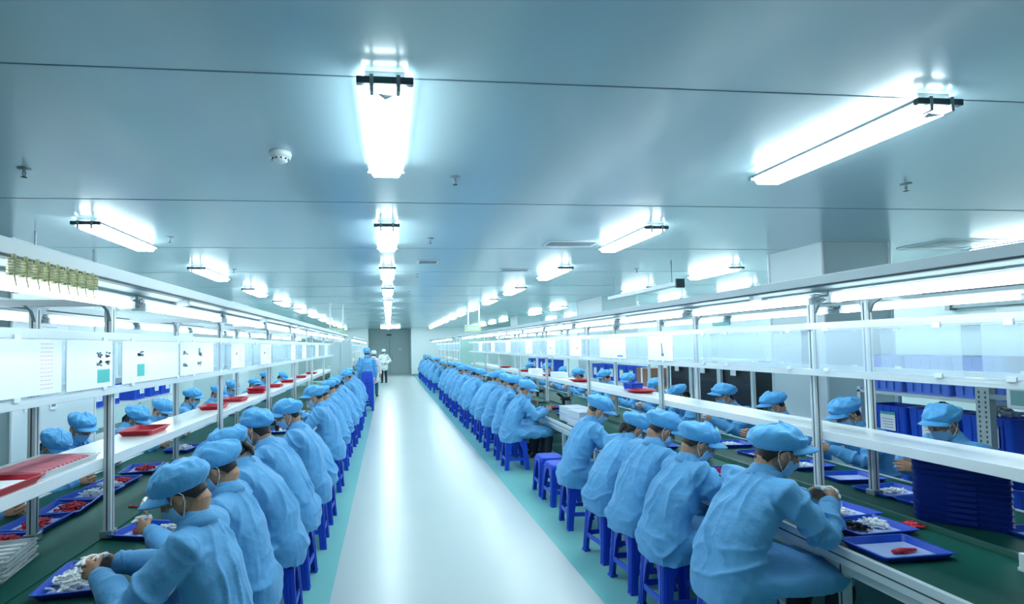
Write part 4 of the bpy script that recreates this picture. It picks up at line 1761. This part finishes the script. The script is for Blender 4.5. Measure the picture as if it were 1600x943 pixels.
# left bench, wall side (faces +X)
LF = [(3.88, -3.04, 'e'), (4.78, -3.04, 'c'), (5.45, -3.10, 'f'), (6.3, -3.06, 'e'), (7.1, -3.06, 'b'), (8.2, -3.04, 'd'), (9.3, -3.06, 'b'), (10.2, -3.06, 'f'), (11.6, -3.06, 'a'), (13.0, -3.06, 'd'), (14.4, -3.06, 'c')]
for i, (y, x, v) in enumerate(LF):
    add_person(v, x, y, RT, descr('left', 'wall side', i), rnd.uniform(.96, 1.0), None, f'blue plastic stool under the {ORD[i]} worker from the camera, left wall side', rnd.uniform(-.12, .12))


def standing(arms='down', yaw=0.0, pitch=.1, hem=-.25, hs=1.0):
    j = dict(sit=False, hem=hem)
    j['pelvis'] = (0, 0, .93)
    j['waist'] = (0, 0, 1.10)
    j['chest'] = (0, .0, 1.30)
    j['neck'] = (0, .01, 1.45)
    j['head'] = (0, .045, 1.585)
    j['pitch'], j['yaw'], j['roll'] = pitch, yaw, 0
    for k, s in (('L', -1), ('R', 1)):
        j['sh' + k] = (s * .175, 0, 1.385)
        if arms == 'back':
            j['el' + k] = (s * .29, -.10, 1.13)
            j['wr' + k] = (s * .07, -.20, 1.02)
            f = Vector((-s * .8, -.15, -.2))
            nn = Vector((0, .8, 0))
        elif arms == 'front':
            j['el' + k] = (s * .24, .02, 1.11)
            j['wr' + k] = (s * .14, .26, 1.13)
            f = Vector((-s * .2, .8, .0))
            nn = Vector((-s * .8, 0, -.2))
        else:
            j['el' + k] = (s * .235, -.02, 1.11)
            j['wr' + k] = (s * .25, .05, .86)
            f = Vector((0, .12, -.9))
            nn = Vector((-s * .8, .1, 0))
        j['hand' + k] = (f, nn, s_thumb(f, s) if arms != 'down' else s, (.35, .4, .45, .5))
        j['hip' + k] = (s * .09, 0, .90)
        j['kn' + k] = (s * .10, .02, .49)
        j['an' + k] = (s * .11, -.01, .09)
    return j


VAR['s1'] = make_person(standing('back', hem=-.16), 11, coat='white_coat', cap='white_coat', mask=True)
add_person('s1', -.24, 27.2, .35, 'person in white coat and cap standing with hands behind the back in the aisle')
VAR['s2'] = make_person(standing('down', hem=-.30), 12, coat='coat')
add_person('s2', -.66, 16.45, .1, 'person in blue coat standing at the end of the left row, seen from behind', 1.06)
VAR['s3'] = make_person(standing('down', hem=-.30), 13, coat='pink_coat', cap='white_coat', trouser='jeans')
add_person('s3', -.56, 19.9, -.2, 'person in pale coat standing just beyond the blue-coated standing person')
# tall nested stack of stools beside the standing person
for i in range(9):
    place(STOOL, USED, (-.63, 15.75, i * .085), 0, f'blue stool in the nested stack by the standing person, {ORD[i]} from the floor', 'stool', 'nested stack of blue stools')


# ---------------------------------------------------------------- trays and parts
def tray_mesh(b, w, l, h, flare=.02, th=.004, lip=.008):
    """open rectangular tray, origin at the centre of its underside"""
    def ring(hw, hl, z, rc=.02, n=5):
        out = []
        for cx, cy, a0 in ((1, 1, 0), (-1, 1, 90), (-1, -1, 180), (1, -1, 270)):
            for i in range(n + 1):
                a = math.radians(a0 + 90 * i / n)
                out.append((cx * (hw - rc) + rc * math.cos(a), cy * (hl - rc) + rc * math.sin(a), z))
        return out
    hw, hl = w / 2, l / 2
    rs = [ring(hw - flare, hl - flare, 0), ring(hw, hl, h - .003), ring(hw + lip, hl + lip, h), ring(hw + lip, hl + lip, h + .004), ring(hw - th, hl - th, h + .004),
          ring(hw - flare - th, hl - flare - th, th)]
    n = len(rs[0])
    v = [p for r_ in rs for p in r_]
    f = []
    for j in range(len(rs) - 1):
        for i in range(n):
            q = (i + 1) % n
            f.append((j * n + i, j * n + q, (j + 1) * n + q, (j + 1) * n + i))
    f.append(tuple(range(n - 1, -1, -1)))
    f.append(tuple(range((len(rs) - 1) * n, len(rs) * n)))
    b.add(v, f)


def tray_proto(m, name, w, l, h, liner=True):
    r = empty(name)
    b = MB()
    tray_mesh(b, w, l, h)
    b.build('tray_body', M[m], r)
    if liner:
        b = MB()
        b.box((-w / 2 + .032, -l / 2 + .032, .0042), (w / 2 - .032, l / 2 - .032, .0056))
        b.build('paper_liner', M['liner'], r)['label'] = 'pale blue liner'
    return r


TRAY = tray_proto('tray', 'parts_tray', .27, .38, .030)
RED = tray_proto('red', 'red_tray', .24, .34, .034, False)
rp = random.Random(77)


def pile(loc, w, l, h, m, label, n=90, rz=0.0, cat='parts pile', ln=(.02, .045), rad=.006):
    b = MB()
    rr = random.Random(hash(label) % 1000 if False else len(label) * 7 + int(abs(loc[0]) * 100))
    for i in range(n):
        u, v = rr.gauss(0, .33), rr.gauss(0, .33)
        u, v = max(-.95, min(.95, u)), max(-.95, min(.95, v))
        d = max(0, 1 - (u * u + v * v))
        x, y = u * w / 2, v * l / 2
        z = .004 + rad + rr.random() * h * d
        a = rr.uniform(0, 2 * PI)
        t = rr.uniform(-.35, .35)
        ll = rr.uniform(*ln) / 2
        dx, dy, dz = math.cos(a) * ll, math.sin(a) * ll, math.sin(t) * ll
        z = max(z, rad + abs(dz) + .002)
        ra = rad * rr.uniform(.8, 1.25)
        b.cyl((x - dx, y - dy, z - dz), (x + dx, y + dy, z + dz), ra, ra * .8, n=7)
        if rr.random() < .4:
            b.box((x + dx - .006, y + dy - .006, z + dz - .004), (x + dx + .006, y + dy + .006, z + dz + .006))
    o = b.build('parts_pile', M[m])
    o.location = loc
    o.rotation_euler = (0, 0, rz)
    tag(o, label, cat, None, 'stuff')
    return o


ZB = .7505
ZBELT_R = .7625


def trayset(x, y, rz, label, piles, z=ZB, sc=1.0, proto=None):
    place(proto or TRAY, USED, (x, y, z), rz, label, 'tray', 'trays of parts on the benches')
    for (dx, dy, w, l, h, m, lb, n) in piles:
        c, s = math.cos(rz), math.sin(rz)
        pile((x + dx * c - dy * s, y + dx * s + dy * c, z + .0055), w, l, h, m, lb, n, rz)


Z1 = ZB
# right bench, near side
trayset(2.575, 2.50, PI / 2, 'empty blue tray holding one red part, nearest on the right bench', [], Z1)
# red moulded part
b = MB()
loft(b, [(-.07, 0, .012), (-.02, .004, .014), (.03, -.002, .012), (.065, .0, .010)], [(.014, .010), (.016, .011), (.013, .010), (.007, .007)], hint=(0, 0, 1), n=12)
b.box((-.03, -.02, .004), (.0, .02, .012))
o = b.build('red_part', M['redpart'], None, True)
o.location = (2.60, 2.47, Z1 + .006)
o.rotation_euler = (0, 0, .1)
tag(o, 'red moulded plastic part lying in the nearest right tray', 'plastic part')
trayset(2.72, 2.81, PI / 2 + .05, 'blue tray of black and white parts behind the nearest right tray', [(.0, .08, .16, .15, .030, 'blackpart', 'pile of black plastic parts in the right bench tray', 60), (.02, -.08, .18, .18, .03, 'whitepart', 'pile of white parts beside the black parts on the right', 70)], Z1)
trayset(2.78, 3.085, PI / 2 + .1, 'blue tray of white parts in front of the nearest right worker', [(0, .02, .19, .26, .03, 'whitepart', 'heap of white parts before the nearest right worker', 120)], Z1)
pile((3.0, 2.80, Z1), .14, .10, .02, 'redpart', 'small heap of dark red parts against the right bench rim', 40)
# between right workers
for i, (x, y) in enumerate([(2.76, 3.62), (2.74, 4.15), (2.75, 4.75), (2.75, 5.3), (2.76, 7.95), (2.75, 8.8)]):
    mm = ['whitepart', 'redpart', 'whitepart', 'redpart', 'whitepart', 'redpart'][i]
    trayset(x, y, PI / 2, f'blue parts tray on the aisle half of the right bench, {ORD[i + 3]} from the camera', [(0, 0, .18, .24, .025, mm, f'{"red" if mm == "redpart" else "white"} parts in the {ORD[i + 3]} tray of the right bench aisle side', 60)], Z1)
# far side of the right bench
for i, (x, y, mm) in enumerate([(3.44, 2.52, 'whitepart'), (3.42, 3.12, 'redpart'), (3.40, 3.42, 'whitepart'), (3.45, 3.82, None), (3.42, 4.25, 'whitepart'), (3.42, 4.75, 'redpart'), (3.42, 5.25, 'whitepart'), (3.44, 6.1, 'whitepart')]):
    trayset(x + .12, y, PI / 2 + .08 * (i % 3 - 1), f'blue parts tray on the wall half of the right bench, {ORD[i]} from the camera',
            [] if mm is None else [(0, 0, .16, .22, .02, mm, f'{"red" if mm == "redpart" else "white"} parts in the {ORD[i]} wall-side tray of the right bench', 50)], Z1)
# left bench near side
trayset(-1.47, 2.77, .12, 'blue tray heaped with white parts, nearest on the left bench', [(-.01, -.03, .25, .28, .05, 'whitepart', 'heap of white plastic parts in the nearest left tray', 330), (.03, .13, .16, .08, .03, 'blackpart', 'black parts at the far edge of the nearest left tray', 60)], Z1)
trayset(-1.42, 3.42, 1.3, 'blue tray of red and white parts beyond the nearest left worker', [(.0, .08, .15, .12, .03, 'redpart', 'red parts in the second tray of the left aisle side', 50), (.0, -.08, .18, .15, .04, 'whitepart', 'white parts in the second tray of the left aisle side', 80)], Z1)
for i, (x, y) in enumerate([(-1.42, 4.1), (-1.42, 4.8), (-1.42, 5.6), (-1.42, 7.2)]):
    trayset(x, y, PI / 2, f'blue parts tray on the aisle half of the left bench, {ORD[i + 2]} from the camera', [(0, 0, .18, .24, .03, 'whitepart', f'white parts in the {ORD[i + 2]} tray of the left aisle side', 60)], Z1)
# left bench far side
for i, (x, y, ms) in enumerate([(-2.24, 3.32, 'wr'), (-2.24, 3.66, 'r'), (-2.24, 4.02, 'r'), (-2.26, 4.36, 'w'), (-2.26, 4.70, 'rw'), (-2.26, 5.2, 'r'), (-2.26, 6.2, 'w')]):
    ps = []
    if 'r' in ms:
        ps.append((.02, .06 if 'w' in ms else 0, .18, .14 if 'w' in ms else .26, .028, 'redpart', f'red parts in the {ORD[i]} tray of the left wall side', 110))
    if 'w' in ms:
        ps.append((.0, -.07 if 'r' in ms else 0, .18, .16 if 'r' in ms else .26, .04, 'whitepart', f'white parts in the {ORD[i]} tray of the left wall side', 90))
    trayset(x, y, .15 * (i % 3 - 1), f'blue parts tray on the wall half of the left bench, {ORD[i]} from the camera', ps, Z1)
# single red stick on the green mat
b = MB()
b.cyl((0, -.03, .006), (0, .03, .006), .006, n=8)
b.box((-.01, .025, .0), (.01, .04, .012))
o = b.build('red_part', M['redpart'])
o.location = (-1.78, 3.98, .7575)
o.rotation_euler = (0, 0, 1.2)
tag(o, 'small red part lying alone on the green mat of the left bench', 'plastic part')

# stack of navy trays on the right bench
r0 = empty('stacking_tray')
b = MB()
tray_mesh(b, .30, .41, .032, flare=.006, lip=.006)
b.build('tray_body', M['navy_tray'], r0)
for s in (-1, 1):
    b = MB()
    b.box((s * .157 - .003, -.06, .018), (s * .157 + .003, .06, .034))
    b.build('grip', M['navy_tray'], r0)
for i in range(12):
    place(r0, USED, (3.36, 2.83, ZBELT_R + i * .0335), 0.72 + rp.uniform(-.012, .012), f'navy blue tray in the tall stack on the right bench, {ORD[i]} from the bottom', 'tray', 'stack of navy trays on the right bench')
# white bracket on the right bench rim
b = MB()
b.box((-.012, -.03, .0), (.012, -.005, .085), bev=.004)
b.box((-.014, -.06, .0), (.014, .0, .018), bev=.004)
o = b.build('white_bracket', M['white'])
o.location = (2.93, 2.22, ZB)
tag(o, 'small white plastic bracket standing by the right bench rim', 'bracket')
# white translucent boxes on the right bench
for i, (x, y, z) in enumerate([(2.56, 6.85, 0), (2.56, 6.85, .105), (2.60, 7.30, 0), (2.60, 7.30, .105)]):
    r = empty('storage_box', (x, y, ZB + z))
    r.rotation_euler = (0, 0, .08)
    tag(r, ['lower white translucent box beside the fifth right worker', 'upper white translucent box beside the fifth right worker',
            'lower white translucent box behind the front pair on the right bench', 'upper white translucent box behind the front pair on the right bench'][i], 'storage box', 'white boxes on the right bench')
    b = MB()
    b.box((-.15, -.2, 0), (.15, .2, .09), bev=.015)
    b.build('box_body', M['whitebox'], r)
    b = MB()
    b.box((-.155, -.205, .09), (.155, .205, .103), bev=.004)
    b.build('lid', M['whitebox'], r)

# ---- shelf items, left
ZS = 1.2225
place(RED, USED, (-1.80, 2.66, ZS), 0.0, 'red plastic tray at the near end of the left shelf', 'tray', 'red trays on the left shelf')
b = MB()
b.box((-.06, -.11, .0), (.06, .11, .018), bev=.003)
o = b.build('white_card_pack', M['paper'])
o.location = (-1.79, 2.66, ZS + .006)
tag(o, 'flat white pack lying in the nearest red tray on the left shelf', 'pack')
r = empty('blister_tray', (-1.87, 3.12, ZS))
tag(r, 'clear blister tray of pink parts on the left shelf between red trays', 'tray')
b = MB()
tray_mesh(b, .33, .52, .028, flare=.01)
b.build('tray_body', M['clear'], r)
for i in range(12):
    b = MB()
    y = -.21 + i * .038
    loft(b, [(-.125, y, .022), (-.04, y, .026), (.04, y, .026), (.125, y, .022)], [.011, .014, .014, .010], n=8)
    b.build('pink_part', M['pink'], r, True)
for i, (x, y, rz) in enumerate([(-1.87, 4.34, .0), (-1.86, 5.95, .1), (-1.86, 6.75, 0), (-1.88, 7.9, .1), (-1.86, 9.0, 0), (-1.86, 10.2, 0), (-1.86, 11.6, .1), (-1.86, 13.2, 0)]):
    place(RED, USED, (x, y, ZS), rz, f'red plastic tray on the left shelf, {ORD[i + 1]} from the camera', 'tray', 'red trays on the left shelf')
place(RED, USED, (-1.86, 7.9, ZS + .038), .0, 'red tray stacked on another red tray on the left shelf', 'tray', 'red trays on the left shelf')


# round red dishes on the right shelf
def make_dish():
    r = empty('red_dish')
    b = MB()
    lathe(b, [(.10, 0), (.15, .012), (.172, .030), (.178, .030), (.176, .036), (.165, .032), (.145, .016), (.0001, .008)], 36)
    b.build('dish_body', M['red'], r, True)
    return r


DISH = make_dish()
for i, (x, y) in enumerate([(3.13, 6.36), (3.12, 8.45), (3.14, 10.1), (3.14, 12.0), (3.14, 14.2)]):
    place(DISH, USED, (x, y, ZS), 0, f'round red plastic dish on the right shelf, {ORD[i]} from the camera', 'dish', 'round red dishes on the right shelf')


def crate(name, w, l, h, m, label_sheet=False):
    r = empty(name)
    b = MB()
    tray_mesh(b, w, l, h, flare=.012, th=.005, lip=.012)
    for s in (-1, 1):
        for y in (-.3, -.1, .1, .3):
            b.box((s * (w / 2 + .0) - .004, y * l - .008, .02), (s * (w / 2 + .0) + .004, y * l + .008, h - .01))
    b.build('crate_body', M[m], r)
    if label_sheet:
        b = MB()
        b.box((-w / 2 - .010, -.10, h * .28), (-w / 2 - .005, .06, h * .82))
        q = b.build('label_card', M['paper'], r)
        b = MB()
        b.box((-w / 2 - .0115, -.10, h * .74), (-w / 2 - .010, .06, h * .82))
        b.build('green_stripe', M['teal_ink'], q)
        b = MB()
        for i in range(4):
            b.box((-w / 2 - .0112, -.08, h * (.36 + .08 * i)), (-w / 2 - .010, .02 + .008 * i, h * (.375 + .08 * i)))
        b.build('printed_text', M['grey_ink'], q)
    return r


CR = crate('blue_crate', .30, .40, .17, 'crate', True)
CRP = crate('blue_bin', .30, .40, .34, 'crate', True)
CRL = crate('light_blue_crate', .34, .42, .36, 'lcrate')
SM = crate('small_blue_box', .17, .26, .09, 'crate')
place(SM, USED, (3.20, 6.72, ZS), 0, 'small dark blue box on the right shelf beside the first red dish', 'box')
for i, (x, y) in enumerate([(3.14, 9.6), (3.14, 11.2)]):
    b = MB()
    b.box((-.12, -.15, 0), (.12, .15, .10), bev=.006)
    o = b.build('white_box', M['paper'])
    o.location = (x, y, ZS)
    tag(o, f'plain white box on the right shelf, {ORD[i]} from the camera', 'box')

# stacked blister trays and polythene bag at the near end of the left bench
r1 = empty('empty_blister_tray')
b = MB()
tray_mesh(b, .26, .36, .016, flare=.008)
b.build('tray_body', M['clear'], r1)
b = MB()
for i in range(5):
    b.box((-.10, -.14 + i * .062, .004), (.10, -.11 + i * .062, .010))
b.build('ribbing', M['whitepart'], r1)
for i in range(5):
    place(r1, USED, (-1.98, 2.92, .7575 + i * .0205), .2 + rp.uniform(-.04, .04), f'empty pale blister tray in the stack at the near left, {ORD[i]} from the bottom', 'tray', 'stack of pale blister trays on the left bench')
b = MB()
rr = random.Random(4)
nu, nv = 24, 14
v, f = [], []
for j in range(nv + 1):
    t = j / nv
    for i in range(nu):
        a = 2 * PI * i / nu
        q = (.17 - .05 * t) * (1 + .14 * math.sin(a * 5 + j) + rr.uniform(-.05, .05))
        v.append((q * math.cos(a) * .8, q * math.sin(a), .004 + .17 * t))
for j in range(nv):
    for i in range(nu):
        k = (i + 1) % nu
        f.append((j * nu + i, j * nu + k, (j + 1) * nu + k, (j + 1) * nu + i))
f.append(tuple(range(nu)))
f.append(tuple(range(nv * nu, nv * nu + nu)))
b.add(v, f)
o = b.build('plastic_bag', M['bag'], None, True)
o.location = (-1.86, 2.42, .7575)
tag(o, 'crumpled clear plastic bag standing at the near end of the left bench', 'plastic bag')


# held white parts
def held(x, y, z, rz, ry, label, kind='white_part'):
    b = MB()
    loft(b, [(0, -.05, 0), (0, -.02, .002), (0, .03, .0), (0, .055, -.002)], [(.010, .009), (.013, .012), (.012, .011), (.007, .006)], hint=(0, 0, 1), n=12)
    b.box((-.012, .0, .006), (.012, .022, .02))
    o = b.build(kind, M['whitepart'], None, True)
    o.location = (x, y, z)
    o.rotation_euler = (ry, 0, rz)
    tag(o, label, 'plastic part')


def hand_world(px, py, rz, lx, ly, lz, sc):
    c, s = math.cos(rz), math.sin(rz)
    return px + (lx * c - ly * s) * sc, py + (lx * s + ly * c) * sc, lz * sc


for (y, x, v, sc, jt), nm in ((RN[0], 'nearest right worker'), (RN[1], 'second right worker'), (RN[2], 'third right worker')):
    hz = {'a': .90, 'f': .86, 'b': .87}[v]
    ry_ = {'a': .50, 'f': .48, 'b': .46}[v]
    X, Y, Z = hand_world(x, y, RT + jt, 0, ry_ + .085, hz + .015, sc)
    held(X, Y, Z, RT + jt + 1.3, .1, f'white plastic part held in both hands by the {nm}')
for (y, x, v, sc, jt), nm in ((LN[0], 'nearest left worker'), (LN[1], 'second left worker')):
    hz = {'h': .88, 'g': .87}[v]
    ry_ = {'h': .44, 'g': .43}[v]
    X, Y, Z = hand_world(x, y, LT + jt, 0, ry_ + .085, hz + .015, sc)
    held(X, Y, Z, LT + jt + 1.3, .1, f'white plastic part held in both hands by the {nm}')


# ---------------------------------------------------------------- background racks, right side
def rack(x, y0, y1, zs, top, depth, label, w=.42):
    r = empty('storage_rack', (x, y0, 0))
    tag(r, label, 'storage rack')
    L = y1 - y0
    for yy in (0, L):
        for xx in (0, depth):
            b = MB()
            b.box((xx - .02, yy - .02, 0), (xx + .02, yy + .02, top), bev=.003)
            b.build('upright', M['alu'], r)
    for z in zs:
        b = MB()
        b.box((-.02, -.02, z - .03), (depth + .02, L + .02, z), bev=.003)
        b.build('rack_shelf', M['alu'], r)
    return r


rack(4.98, 3.15, 5.15, (.42, .82, 1.31), 1.34, .45, 'aluminium storage rack of blue bins behind the right bench')
for i, y in enumerate((3.45, 4.02, 4.5, 4.93)):
    place(CRP, USED, (5.20, y, .8205), 0, f'blue labelled bin on the middle shelf of the right rack, {ORD[i]} from the camera', 'bin', 'blue labelled bins on the right rack')
for i, y in enumerate((3.45, 4.0, 4.5, 4.93)):
    place(CR, USED, (5.20, y, .4205), 0, f'blue crate on the low shelf of the right rack, {ORD[i]} from the camera', 'crate', 'blue crates on the low right shelf')
for i, y in enumerate((4.05, 4.50, 4.95)):
    place(CRL, USED, (5.20, y, 1.3105), 0, f'light blue crate on top of the right rack, {ORD[i]} from the camera', 'crate', 'light blue crates on the right rack')
# things lying above the bins
pile((5.2, 4.02, 1.163), .2, .26, .05, 'whitepart', 'white plastic bags of parts over the labelled bin', 60, ln=(.05, .09), rad=.02)
pile((5.2, 4.5, 1.163), .18, .26, .05, 'blackpart', 'dark bundled parts over the second labelled bin', 50, ln=(.03, .06), rad=.012)
# perforated pole and small monitor
r = empty('perforated_post', (4.86, 3.86, 0))
tag(r, 'grey perforated upright standing before the right rack', 'post')
b = MB()
b.box((-.03, -.052, 0), (.03, .052, 1.45), bev=.003)
b.build('channel', M['galv'], r)
b = MB()
for i in range(34):
    for q in (-1, 1):
        b.box((-.032, q * .024 - .006, .06 + i * .04), (-.030, q * .024 + .006, .08 + i * .04))
b.build('holes', M['slot'], r)
b = MB()
b.box((-.06, -.09, 0), (.06, .09, .015))
b.build('base_plate', M['galv'], r)
r = empty('small_monitor', (4.84, 3.55, 1.28))
tag(r, 'small grey monitor with greenish screen beside the perforated upright', 'monitor')
b = MB()
b.box((-.02, -.13, 0), (.03, .13, .17), bev=.008)
b.build('casing', M['white'], r)
b = MB()
b.box((-.0225, -.10, .03), (-.0195, .10, .145))
b.build('screen', M['screen'], r)
b = MB()
b.box((-.005, .13, .06), (.015, .258, .10))
b.build('arm', M['steel'], r)


# dark equipment racks beyond the right column
def equip(x, y0, n, label, w=.72):
    for i in range(n):
        r = empty('test_cabinet', (x, y0 + i * (w + .04), 0))
        tag(r, f'{label}, {ORD[i]} from the camera', 'test cabinet', label)
        b = MB()
        for yy in (0, w):
            for xx in (0, .5):
                b.box((xx - .022, yy - .022, 0), (xx + .022, yy + .022, 1.56))
        b.box((-.022, 0, 1.52), (.522, w, 1.56))
        b.box((-.022, 0, .74), (.522, w, .78))
        b.build('frame', M['alu'], r)
        b = MB()
        b.box((.03, .03, .80), (.46, w - .03, 1.46), bev=.01)
        b.build('cabinet_body', M['dark'], r)
        b = MB()
        b.box((.02, .08, .86), (.032, w - .08, 1.22))
        b.box((.02, .08, 1.27), (.032, w - .08, 1.42))
        b.build('front_panel', M['black'], r)
        b = MB()
        b.box((-.03, w * .45, 1.34), (-.024, w * .45 + .12, 1.50))
        b.build('hanging_card', M['paper'], r)


equip(5.0, 6.85, 3, 'black test cabinet in a pale frame beyond the right column')
r = empty('cardboard_box', (4.95, 9.6, 0.0))
r.location.z = 1.02
tag(r, 'brown cardboard box standing on a crate behind the right bench', 'cardboard box')
b = MB()
b.box((-.2, -.22, 0), (.2, .22, .34), bev=.004)
b.build('carton', M['card'], r)
b = MB()
b.box((-.202, -.03, -.0), (-.2, .03, .34))
b.box((-.2, -.03, .34), (.2, .03, .342))
b.build('tape', M['paper'], r)
rack(4.72, 9.25, 12.3, (.5, 1.02), 1.75, .45, 'aluminium rack of crates farther along behind the right bench')
for i, y in enumerate((10.15, 10.6, 11.1, 11.6, 12.0)):
    place(CRP, USED, (4.95, y, 1.0205), 0, f'blue bin on the far right rack, {ORD[i]} from the camera', 'bin', 'blue bins on the far right rack')
rack(4.72, 15.0, 18.5, (.5, 1.02), 1.75, .45, 'aluminium rack with blue bins farthest on the right')
for i, y in enumerate((15.3, 15.8, 16.4, 17.2, 17.8)):
    place(CRP, USED, (4.95, y, 1.0205), 0, f'blue bin on the farthest right rack, {ORD[i]} from the camera', 'bin', 'blue bins on the farthest right rack')
# left background: racks with blue bins, black monitor
rack(-4.75, 7.6, 11.4, (.5, 1.0), 1.7, .45, 'aluminium rack of blue bins behind the left bench')
for i, y in enumerate((7.9, 8.6, 9.1, 10.0, 10.6, 11.1)):
    place(CRP, USED, (-4.52, y, 1.0005), PI, f'blue bin on the rack behind the left bench, {ORD[i]} from the camera', 'bin', 'blue bins on the left rack')
r = empty('wall_terminal', (-3.69, 6.95, 1.35))
tag(r, 'small black framed terminal fixed to the left column', 'terminal')
b = MB()
b.box((0, -.10, 0), (.04, .10, .20), bev=.008)
b.build('casing', M['black'], r)
b = MB()
b.box((.039, -.075, .03), (.042, .075, .17))
b.build('screen', M['liner'], r)
# white lab machine cabinets on the wall side, left
for i, (y, h) in enumerate(((9.2, 2.0), (15.5, 2.1), (18.0, 2.0))):
    r = empty('white_cabinet', (-6.2, y, 0))
    tag(r, f'tall white cabinet against the left wall, {ORD[i]} from the camera', 'cabinet', 'white cabinets on the left wall')
    b = MB()
    b.box((-.38, -.5, .03), (.1, .5, h), bev=.01)
    b.build('body', M['white'], r)
    for s in (-1, 1):
        b = MB()
        b.box((.1, s * .25 - .24, .08), (.115, s * .25 + .24, h - .05), bev=.003)
        dd = b.build('door', M['white'], r)
        b = MB()
        b.box((.115, s * .04 - .008, 1.0), (.135, s * .04 + .008, 1.15))
        b.build('handle', M['steel'], dd)
# air duct and pipe runs under the ceiling
for nm, lo, hi, lb in (('overhead_rail', (3.95, 6.9, 2.62), (4.05, 9.2, 2.68), 'thin metal rail hanging behind the right canopy'),
                       ('overhead_rail', (-3.35, 5.2, 2.42), (-3.27, 6.6, 2.48), 'thin metal rail hanging behind the left canopy')):
    r = empty(nm, lo)
    tag(r, lb, 'overhead rail')
    d = [hi[i] - lo[i] for i in range(3)]
    b = MB()
    b.box((0, 0, 0), (d[0], d[1], d[2]), bev=.004)
    b.build('rail_bar', M['alu'], r)
    b = MB()
    b.box((-.01, -.03 + (0 if lo[0] > 0 else 0), -.03), (d[0] + .01, 0, d[2] + .03))
    b.build('end_plate', M['slot'], r)
    for yy in (.2, d[1] - .2):
        b = MB()
        b.cyl((d[0] / 2, yy, d[2]), (d[0] / 2, yy, CEIL_Z - lo[2]), .008, n=8)
        b.build('hanger', M['steel'], r)


# ---------------------------------------------------------------- microscopes on the benches and far wall signs
def make_scope():
    r = empty('bench_microscope')
    b = MB()
    b.box((-.09, -.12, 0), (.09, .12, .025), bev=.006)
    b.build('base', M['dark'], r)
    b = MB()
    b.cyl((0, .085, .02), (0, .085, .30), .016, n=14)
    b.build('column', M['steel'], r)
    b = MB()
    b.box((-.04, -.07, .19), (.04, .10, .25), bev=.012)
    b.cyl((0, -.03, .19), (0, -.03, .12), .028, .022, n=16)
    b.build('head', M['black'], r)
    for s_ in (-1, 1):
        b = MB()
        b.cyl((s_ * .026, -.04, .24), (s_ * .03, -.13, .31), .016, .019, n=14)
        b.build('eyepiece', M['black'], r)
    b = MB()
    for s_ in (-1, 1):
        b.cyl((s_ * .04, .085, .22), (s_ * .065, .085, .22), .02, n=14)
    b.build('focus_knob', M['steel'], r)
    return r


SC = make_scope()
for i, (x, y, rz, lb) in enumerate([(-1.36, 6.55, PI / 2, 'black bench microscope on the left bench in the gap between workers'),
                                    (-1.38, 7.75, PI / 2, 'second black microscope on the left bench, past the upright worker'),
                                    (2.80, 8.28, -PI / 2, 'black bench microscope on the right bench beyond the empty stools'),
                                    (2.80, 9.75, -PI / 2, 'farther black microscope on the right bench')]):
    place(SC, USED, (x, y, ZB), rz, lb, 'microscope')
for (y, lb) in ((12.9, 'green exit sign high on the right wall'), (19.5, 'farther green exit sign on the right wall')):
    r = empty('exit_sign', (X1 - .001, y, 2.25))
    tag(r, lb, 'exit sign')
    b = MB()
    b.box((-.03, -.35, 0), (0, .35, .24), bev=.004)
    b.build('case', M['steel'], r)
    b = MB()
    b.box((-.034, -.31, .03), (-.03, .31, .21))
    b.build('panel', M['teal_ink'], r)
